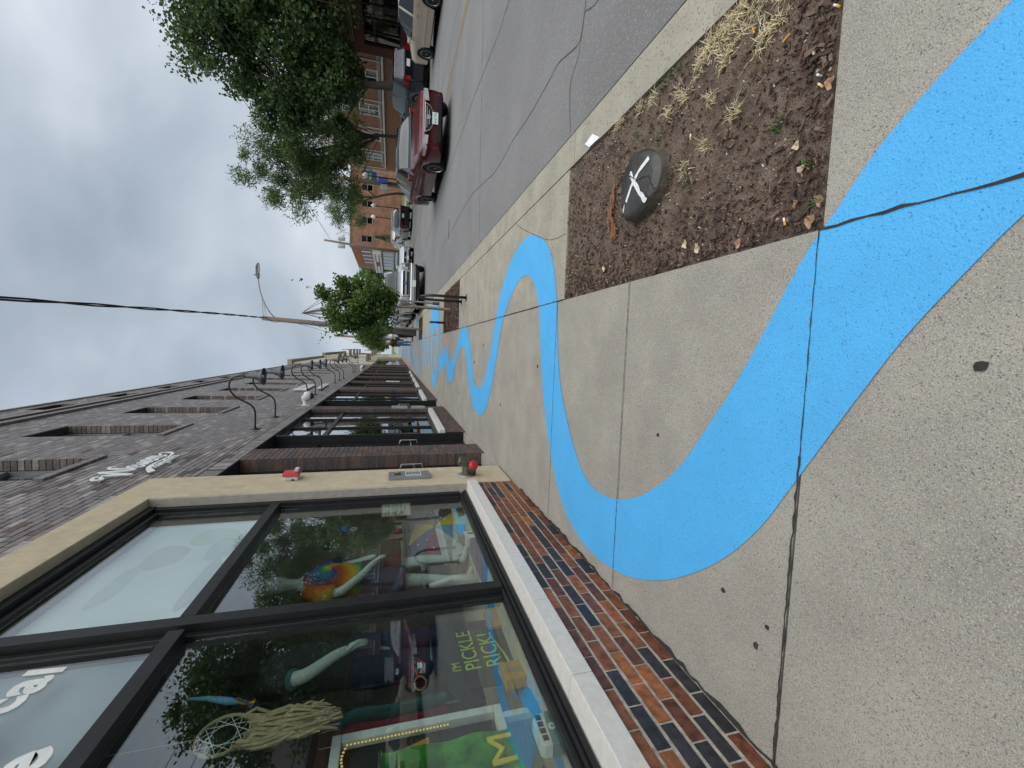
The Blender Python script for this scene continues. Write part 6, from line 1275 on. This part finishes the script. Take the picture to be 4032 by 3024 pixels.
for k, (x, y, hh, rr, lb) in enumerate(((19, 112, 9.5, 4.2, 'leafy tree directly behind the white shop awning'), (13, 150, 9, 4.5, 'broad tree at the far end of the street'), (1, 128, 8, 3.2, 'distant tree on the left of the street end'), (7, 190, 10, 5, 'hazy tree closing the view down the road'), (30, 60, 9, 3.6, 'tree rising behind the plain brick corner building'), (26, 12, 10, 4.5, 'tall tree behind the dark red brick shop'))):
    cl = cloud((0, 0, hh * .6), (rr, rr, hh * .42), 40, rr * .22, rr * .36, None, .3)
    tree('background_tree', lb, (x, y, 0), [(0, 0, hh * .2), (0, 0, hh * .5)], [([(0, 0, hh * .4), (rr * .4, 0, hh * .6), (rr * .6, 0, hh * .7)], .1)], cl, 90, .42, 'leaf_loc' if k % 2 else 'leaf_gin', 'bark', r0=.22, group='background trees')
# small conifer by the corner building
random.seed(42)
t = thing('conifer_tree', 'small drooping conifer in front of the plain brick corner wall', 'tree', (16.6, 69, .1)); m = MB(); m.tube([(0, 0, 0), (.05, 0, 2), (-.1, 0, 3.9)], [.08, .05, .02], 8); m.build('trunk', 'bark', t)
m = MB()
for _ in range(1500):
    z = random.uniform(.7, 3.9); r = (4.1 - z) * .34 * random.random() ** .6; a = random.uniform(0, 6.28); c = Vector((r * math.cos(a), r * math.sin(a), z - r * .25)); leaf_mesh(m, c, .16, 'feather')
m.build('crown', 'leaf_fir', t, rnd=True)
# ornamental grass by the corner
random.seed(43); t = thing('ornamental_grass', 'tan ornamental grass clump at the corner of the brick building', 'plant', (15.6, 70, 0)); m = MB()
for _ in range(220):
    a = random.uniform(0, 6.28); d = Vector((math.cos(a), math.sin(a), 0)); l = random.uniform(.5, 1.2); b0 = d * random.uniform(0, .2); nn = Vector((-d.y, d.x, 0)) * .012; m.add([b0 - nn, b0 + nn, b0 + d * l * .4 + Vector((0, 0, l * .8)), b0 + d * l * .75 + Vector((0, 0, l * .7))], [(0, 1, 2), (0, 2, 3)])
m.build('blades', 'drygrass', t, rnd=True)

# ------------------------------------------------------------------ poles, wires and lamps
random.seed(51)
up = thing('utility_pole', 'tall wooden utility pole carrying the long street light arm', 'utility pole', (.92, 25.7, 0), 0, 'wooden utility poles')
m = MB(); m.tube([(0, 0, -.1), (.2, 0, 4), (.40, 0, 8.05)], [.17, .145, .115], 12); m.build('shaft', 'woodpole', up, smooth=True)
m = MB(); m.tube([(-.12, -.1, 0), (-.02, -.12, 2.0), (.06, -.12, 2.6)], [.09, .09, .07], 8); m.build('conduit', 'bark', up)
m = MB(); m.tube(smooth_path([(.36, 0, 7.35), (.8, 0, 7.75), (1.6, 0, 8.1), (2.5, 0, 8.25)], 4), .032, 8); m.build('lamp_arm', 'greymetal', up, smooth=True)
m = MB(); m.tube([(.42, 0, 8.0), (1.5, 0, 8.07)], .014, 5); m.tube([(.41, 0, 7.85), (1.5, 0, 8.04)], .012, 5); m.build('stay_rod', 'greymetal', up)
m = MB(); m.extr([(2.45, -.1, 8.28), (2.6, -.13, 8.34), (3.1, -.14, 8.33), (3.3, -.08, 8.27), (3.28, -.08, 8.2), (2.5, -.1, 8.19)], (0, .24, 0)); hd = m.build('lamp_head', 'greymetal', up, bevel=.03); m = MB(); m.box((2.75, -.08, 8.165), (3.2, .06, 8.19)); m.build('lens', 'globe', hd); m = MB(); m.lathe([(.03, 0), (.03, .08), (0, .09)], (2.65, 0, 8.34), (0, 0, 1), 10); m.build('photocell', 'charcoal', hd)
m = MB(); m.tube(smooth_path([(.52, -.05, 7.95), (.3, -.1, 7.7), (.2, -.1, 7.4), (.3, -.05, 7.2), (.45, 0, 7.3)], 4), .012, 5); m.tube(smooth_path([(.3, .1, 7.0), (.15, .1, 5.6), (.0, .12, 4.0), (-.1, .1, 3.2)], 4), .012, 5); m.build('cable_loop', 'wire', up)
for (nm_, x, y, h_, lb) in (('utility_pole', 1.0, 52.0, 7.6, 'second wooden utility pole down the near sidewalk'), ('utility_pole', .6, 84.0, 8.3, 'third wooden utility pole far down the near sidewalk')):
    t = thing(nm_, lb, 'utility pole', (x - .1, y, 0), 0, 'wooden utility poles'); m = MB(); m.tube([(0, 0, 0), (.25, 0, h_)], [.16, .11], 10); m.build('shaft', 'woodpole', t, smooth=True); m = MB(); m.tube(smooth_path([(.2, 0, h_ - .9), (.8, 0, h_ - .5), (1.8, 0, h_ - .2)], 3), .03, 6); m.bbox((2.1, 0, h_ - .18), (.6, .2, .1), .4); m.build('lamp_arm', 'greymetal', t)
t = thing('utility_pole', 'leaning wooden pole with two grey transformers across the street', 'utility pole', (12.9, 60.5, 0), 0, 'wooden utility poles')
m = MB(); m.tube([(0, 0, 0), (.25, 0, 4.8), (.6, 0, 9.9)], [.19, .17, .12], 10); m.build('shaft', 'woodpole', t, smooth=True)
for s_ in (-1, 1): m = MB(); m.lathe([(.24, 0), (.26, .05), (.26, .8), (.2, .88)], (.5 + s_ * .48, 0, 7.4), (0, 0, 1), 14); m.build('transformer', 'transformer', t, smooth=True)
m = MB(); m.box((.3, -.06, 7.9), (.85, .06, 8.0)); m.build('bracket', 'greymetal', t)
t = thing('utility_pole', 'thick wooden pole with blue and grey boxes before the brick wall', 'utility pole', (15.9, 44.6, 0), 0, 'wooden utility poles')
m = MB(); m.tube([(0, 0, 0), (-.02, 0, 4), (-.05, 0, 9)], [.24, .2, .15], 12); m.build('shaft', 'woodpole', t, smooth=True)
m = MB(); m.box((-.15, -.75, 1.95), (.35, -.3, 2.85)); m.build('blue_box', 'blue', t, bevel=.04); m = MB(); m.box((-.72, -.5, 1.95), (-.22, -.1, 2.6)); m.build('grey_box', 'transformer', t, bevel=.04); m = MB(); m.tube([(-.2, -.25, 0), (-.2, -.25, 2)], .06, 8); m.build('conduit', 'greymetal', t)
def wire(name, lb, pts, r=.016, twist=False):
    t = thing(name, lb, 'cable', tuple(pts[0])); P_ = smooth_path(pts, 16)
    for k in range(2 if twist else 1):
        Q = []
        for i, p in enumerate(P_): a = i * .9 + k * math.pi; Q.append(p - Vector(pts[0]) + (Vector((math.cos(a), 0, math.sin(a))) * r * 1.1 if twist else Vector()))
        m = MB(); m.tube(Q, r, 6); m.build('strand', 'wire', t)
wire('overhead_cable', 'thick twisted black cable running overhead to the street light pole', [(1.33, 25.6, 7.85), (1.0, 18, 7.45), (.55, 8.8, 7.42), (.1, 0, 7.6), (-.4, -10, 8.2)], .02, True)
for k, (x, z0, z1, lb) in enumerate(((13.2, 9.5, 9.3, 'upper overhead wire crossing in front of the big tree'), (13.0, 8.5, 9.2, 'lower overhead wire crossing in front of the big tree'))): wire('overhead_wire', lb, [(x + .5, 60.5, 9.3 - k * .3), (x + .2, 40, z1), (x, 20, z0), (x, 2, z0 + .4)], .014)
wire('service_cable', 'pale sagging service cable in front of the red brick shop and trees', [(16.2, 46, 6.3), (16, 35.6, 5.23), (16, 25.1, 5.0), (16.3, 24, 5.2), (16.8, 12, 6.5)], .02)
wire('overhead_wire', 'thin wire running between the near sidewalk poles', [(1.33, 25.7, 7.2), (1.2, 40, 6.9), (1.1, 52, 7.2), (.8, 84, 7.8)], .012)
def globe_lamp(x, y, h_, lb):
    t = thing('street_lamp', lb, 'street lamp', (x, y, 0), 0, 'globe street lamps'); m = MB(); m.lathe([(.13, 0), (.13, .25), (.07, .4), (.05, .6), (.042, h_ - .35), (.07, h_ - .3), (.09, h_ - .2)], (0, 0, 0), (0, 0, 1), 12); m.build('post', 'blackpaint', t, smooth=True); m = MB(); m.lathe([(.09, 0), (.2, .1), (.23, .25), (.19, .42), (.1, .5), (.04, .55), (.02, .62)], (0, 0, h_ - .2), (0, 0, 1), 16); m.build('globe', 'globe', t, smooth=True)
globe_lamp(15.1, 41.0, 3.75, 'nearest black street lamp with white globe beside the blue banner'); globe_lamp(15.2, 49.5, 3.35, 'second globe street lamp before the brick wall'); globe_lamp(15.3, 54.0, 3.55, 'third globe street lamp before the brick wall')
t = thing('banner_pole', 'slim white pole with a blue and yellow banner', 'banner', (18.9, 50, 0)); m = MB(); m.tube([(0, 0, 0), (.15, 0, 4.7)], .045, 8); m.build('pole', 'whitetrim', t); m = MB(); m.box((-1.35, -.02, 3.2), (-.02, .02, 4.25)); b_ = m.build('flag', 'blue', t); m = MB(); m.box((-1.2, -.025, 3.75), (-.2, -.021, 3.95)); m.build('stripe', 'limegreen', b_); m = MB(); m.box((-1.2, -.025, 3.55), (-.3, -.021, 3.66)); m.box((-1.15, -.025, 3.32), (-.5, -.021, 3.45)); m.build('print_strip', 'lavender', b_)
t = thing('yard_sign', 'small black and white yard sign on the verge by the brick wall', 'sign', (17.6, 37.2, 0)); m = MB(); m.box((-.35, -.02, .45), (.35, .02, 1.0)); m.build('board', 'charcoal', t); m = MB(); m.box((-.33, -.025, .47), (.33, -.021, .63)); m.build('strip', 'cyan', t); m = MB(); m.ell((0, -.022, .83), (.1, .004, .1)); m.build('symbol', 'white', t)
for s_ in (-.25, .25): m = MB(); m.tube([(s_, 0, 0), (s_, 0, .46)], .012, 6); m.build('leg', 'steel', t)
m = MB(); m.box((15.2, 66, .0), (15.35, 66.15, .9)); tag(m.build('marker_post', 'whitetrim'), 'short white marker post on the corner verge', 'post')
# ------------------------------------------------------------------ things on the near sidewalk
def hoop(lb, x, y, w, h_, rz):
    t = thing('bike_rack', lb, 'bike rack', (x, y, 0), rz, 'black hoop bike racks'); r = w / 2
    m = MB(); P_ = [(-r, 0, 0), (-r, 0, h_ - r)] + [(-r * math.cos(a), 0, h_ - r + r * math.sin(a)) for a in np.linspace(0, math.pi, 13)[1:-1]] + [(r, 0, h_ - r), (r, 0, 0)]; m.tube(P_, .026, 10); m.build('hoop', 'blackpaint', t, smooth=True)
    for s_ in (-1, 1): m = MB(); m.lathe([(.07, 0), (.07, .008), (.03, .012)], (s_ * r, 0, 0), (0, 0, 1), 14); m.build('foot_plate', 'blackpaint', t)
    m = MB(); m.tube([(-r, 0, .16), (r, 0, .16)], .018, 8); m.build('crossbar', 'blackpaint', t)
hoop('nearest black hoop bike rack by the mulch bed', 1.02, 8.64, .58, .86, rad(92)); hoop('second black hoop bike rack further along the kerb', 1.1, 26.9, .56, .86, rad(88)); hoop('third black hoop bike rack near the walking person', .8, 30.5, .56, .86, rad(92))
t = thing('short_bollard', 'short black bracket post standing in the mulch bed', 'post', (.72, 11.6, 0)); m = MB(); m.box((-.03, -.03, 0), (.03, .03, .22)); m.build('stem', 'blackpaint', t); m = MB()
for a, b in (((-.02, -.12, .22), (.02, .12, .26)), ((-.02, -.12, .38), (.02, .12, .42)), ((-.02, -.12, .261), (.02, -.08, .379)), ((-.02, .08, .261), (.02, .12, .379))): m.box(a, b)
m.build('bracket', 'blackpaint', t); m = MB(); m.box((-.015, -.08, .262), (-.005, .08, .378)); m.build('plate', 'steel', t)
t = thing('sign_post', 'thin grey metal post beside the ginkgo trunk', 'post', (1.4, 13.3, 0)); m = MB(); m.tube([(0, 0, 0), (.05, 0, 2.6)], .03, 8); m.build('post', 'greymetal', t); m = MB(); m.tube([(0, 0, 0), (0, 0, .2)], .05, 8); m.build('sleeve', 'bark', t); m = MB(); m.box((-.1, -.02, 2.1), (.2, -.005, 2.55)); m.build('sign_plate', 'whitetrim', t)
t = thing('litter_bin', 'black litter bin standing before the walking person', 'litter bin', (.95, 29.0, 0)); m = MB(); m.lathe([(.2, 0), (.24, .05), (.26, .8), (.22, .9)], (0, 0, 0), (0, 0, 1), 16); m.build('drum', 'blackpaint', t, smooth=True); m = MB(); m.lathe([(.25, .9), (.25, .95), (.1, 1.05), (0, 1.06)], (0, 0, 0), (0, 0, 1), 16); m.build('lid', 'charcoal', t, smooth=True)
# walking person
pe = thing('person', 'person with long fair hair in dark top and blue jeans walking away', 'person', (.35, 32.6, 0), rad(90))
skin('body', [[(0, 0, .95, .13), (0, 0, 1.1, .115), (.01, 0, 1.28, .13), (.02, 0, 1.42, .10), (.02, 0, 1.49, .05), (.03, 0, 1.55, .055), (.04, 0, 1.63, .095), (.03, 0, 1.70, .08)],
              [(0, 0, .95, .13), (.02, .09, .86, .10), (.10, .10, .48, .065), (-.02, .10, .10, .045), (-.03, .10, .05, .045), (.09, .11, .03, .035), (.15, .11, .025, .025)],
              [(0, 0, .95, .13), (-.02, -.09, .86, .10), (-.06, -.10, .48, .065), (-.22, -.10, .14, .045), (-.24, -.10, .09, .045), (-.14, -.11, .03, .035), (-.10, -.11, .025, .025)],
              [(.02, 0, 1.42, .10), (.0, .20, 1.40, .055), (-.05, .25, 1.12, .043), (.05, .24, .90, .034), (.09, .23, .80, .035), (.10, .23, .74, .02)], [(.02, 0, 1.42, .10), (.0, -.20, 1.40, .055), (-.02, -.26, 1.12, .043), (.14, -.20, 1.0, .034), (.2, -.15, 1.0, .035), (.23, -.12, 1.0, .02)]], 'skin', pe)
m = MB(); loft(m, [(0, 0, .93, .16, .20), (0, 0, 1.1, .14, .175), (.01, 0, 1.3, .155, .20), (.01, 0, 1.42, .12, .20), (.02, 0, 1.50, .065, .08)], 16)
for s_ in (-1, 1): m.tube([(.01, s_ * .15, 1.43), (-.01, s_ * .22, 1.30), (-.03, s_ * .245, 1.20)], [.075, .07, .07], 10)
m.build('top', 'shirtdark', pe, smooth=True)
m = MB(); loft(m, [(0, 0, 1.0, .155, .19), (0, 0, .88, .16, .20)], 16); m.tube([(.02, .09, .88), (.10, .10, .48), (-.02, .10, .09)], [.115, .085, .065], 12); m.tube([(-.02, -.09, .88), (-.06, -.10, .48), (-.22, -.10, .13)], [.115, .085, .065], 12); m.build('jeans', 'denim', pe, smooth=True)
m = MB(); m.ell((.02, 0, 1.66), (.115, .105, .12)); m.tube([(-.04, 0, 1.66), (-.08, 0, 1.5), (-.10, 0, 1.3)], [.10, .11, .06], 10); m.build('hair', 'hair', pe, smooth=True)
m = MB(); m.bbox((.06, .11, .03), (.27, .10, .06), .5); m.bbox((-.18, -.105, .04), (.27, .10, .06), .5); m.build('shoes', 'charcoal', pe)
m = MB(); m.bbox((-.02, -.30, .95), (.12, .26, .3), .3); m.tube([(-.02, -.25, 1.1), (0, -.1, 1.48), (0, .05, 1.47)], .015, 6); tag(m.build('shoulder_bag', 'charcoal', pe))
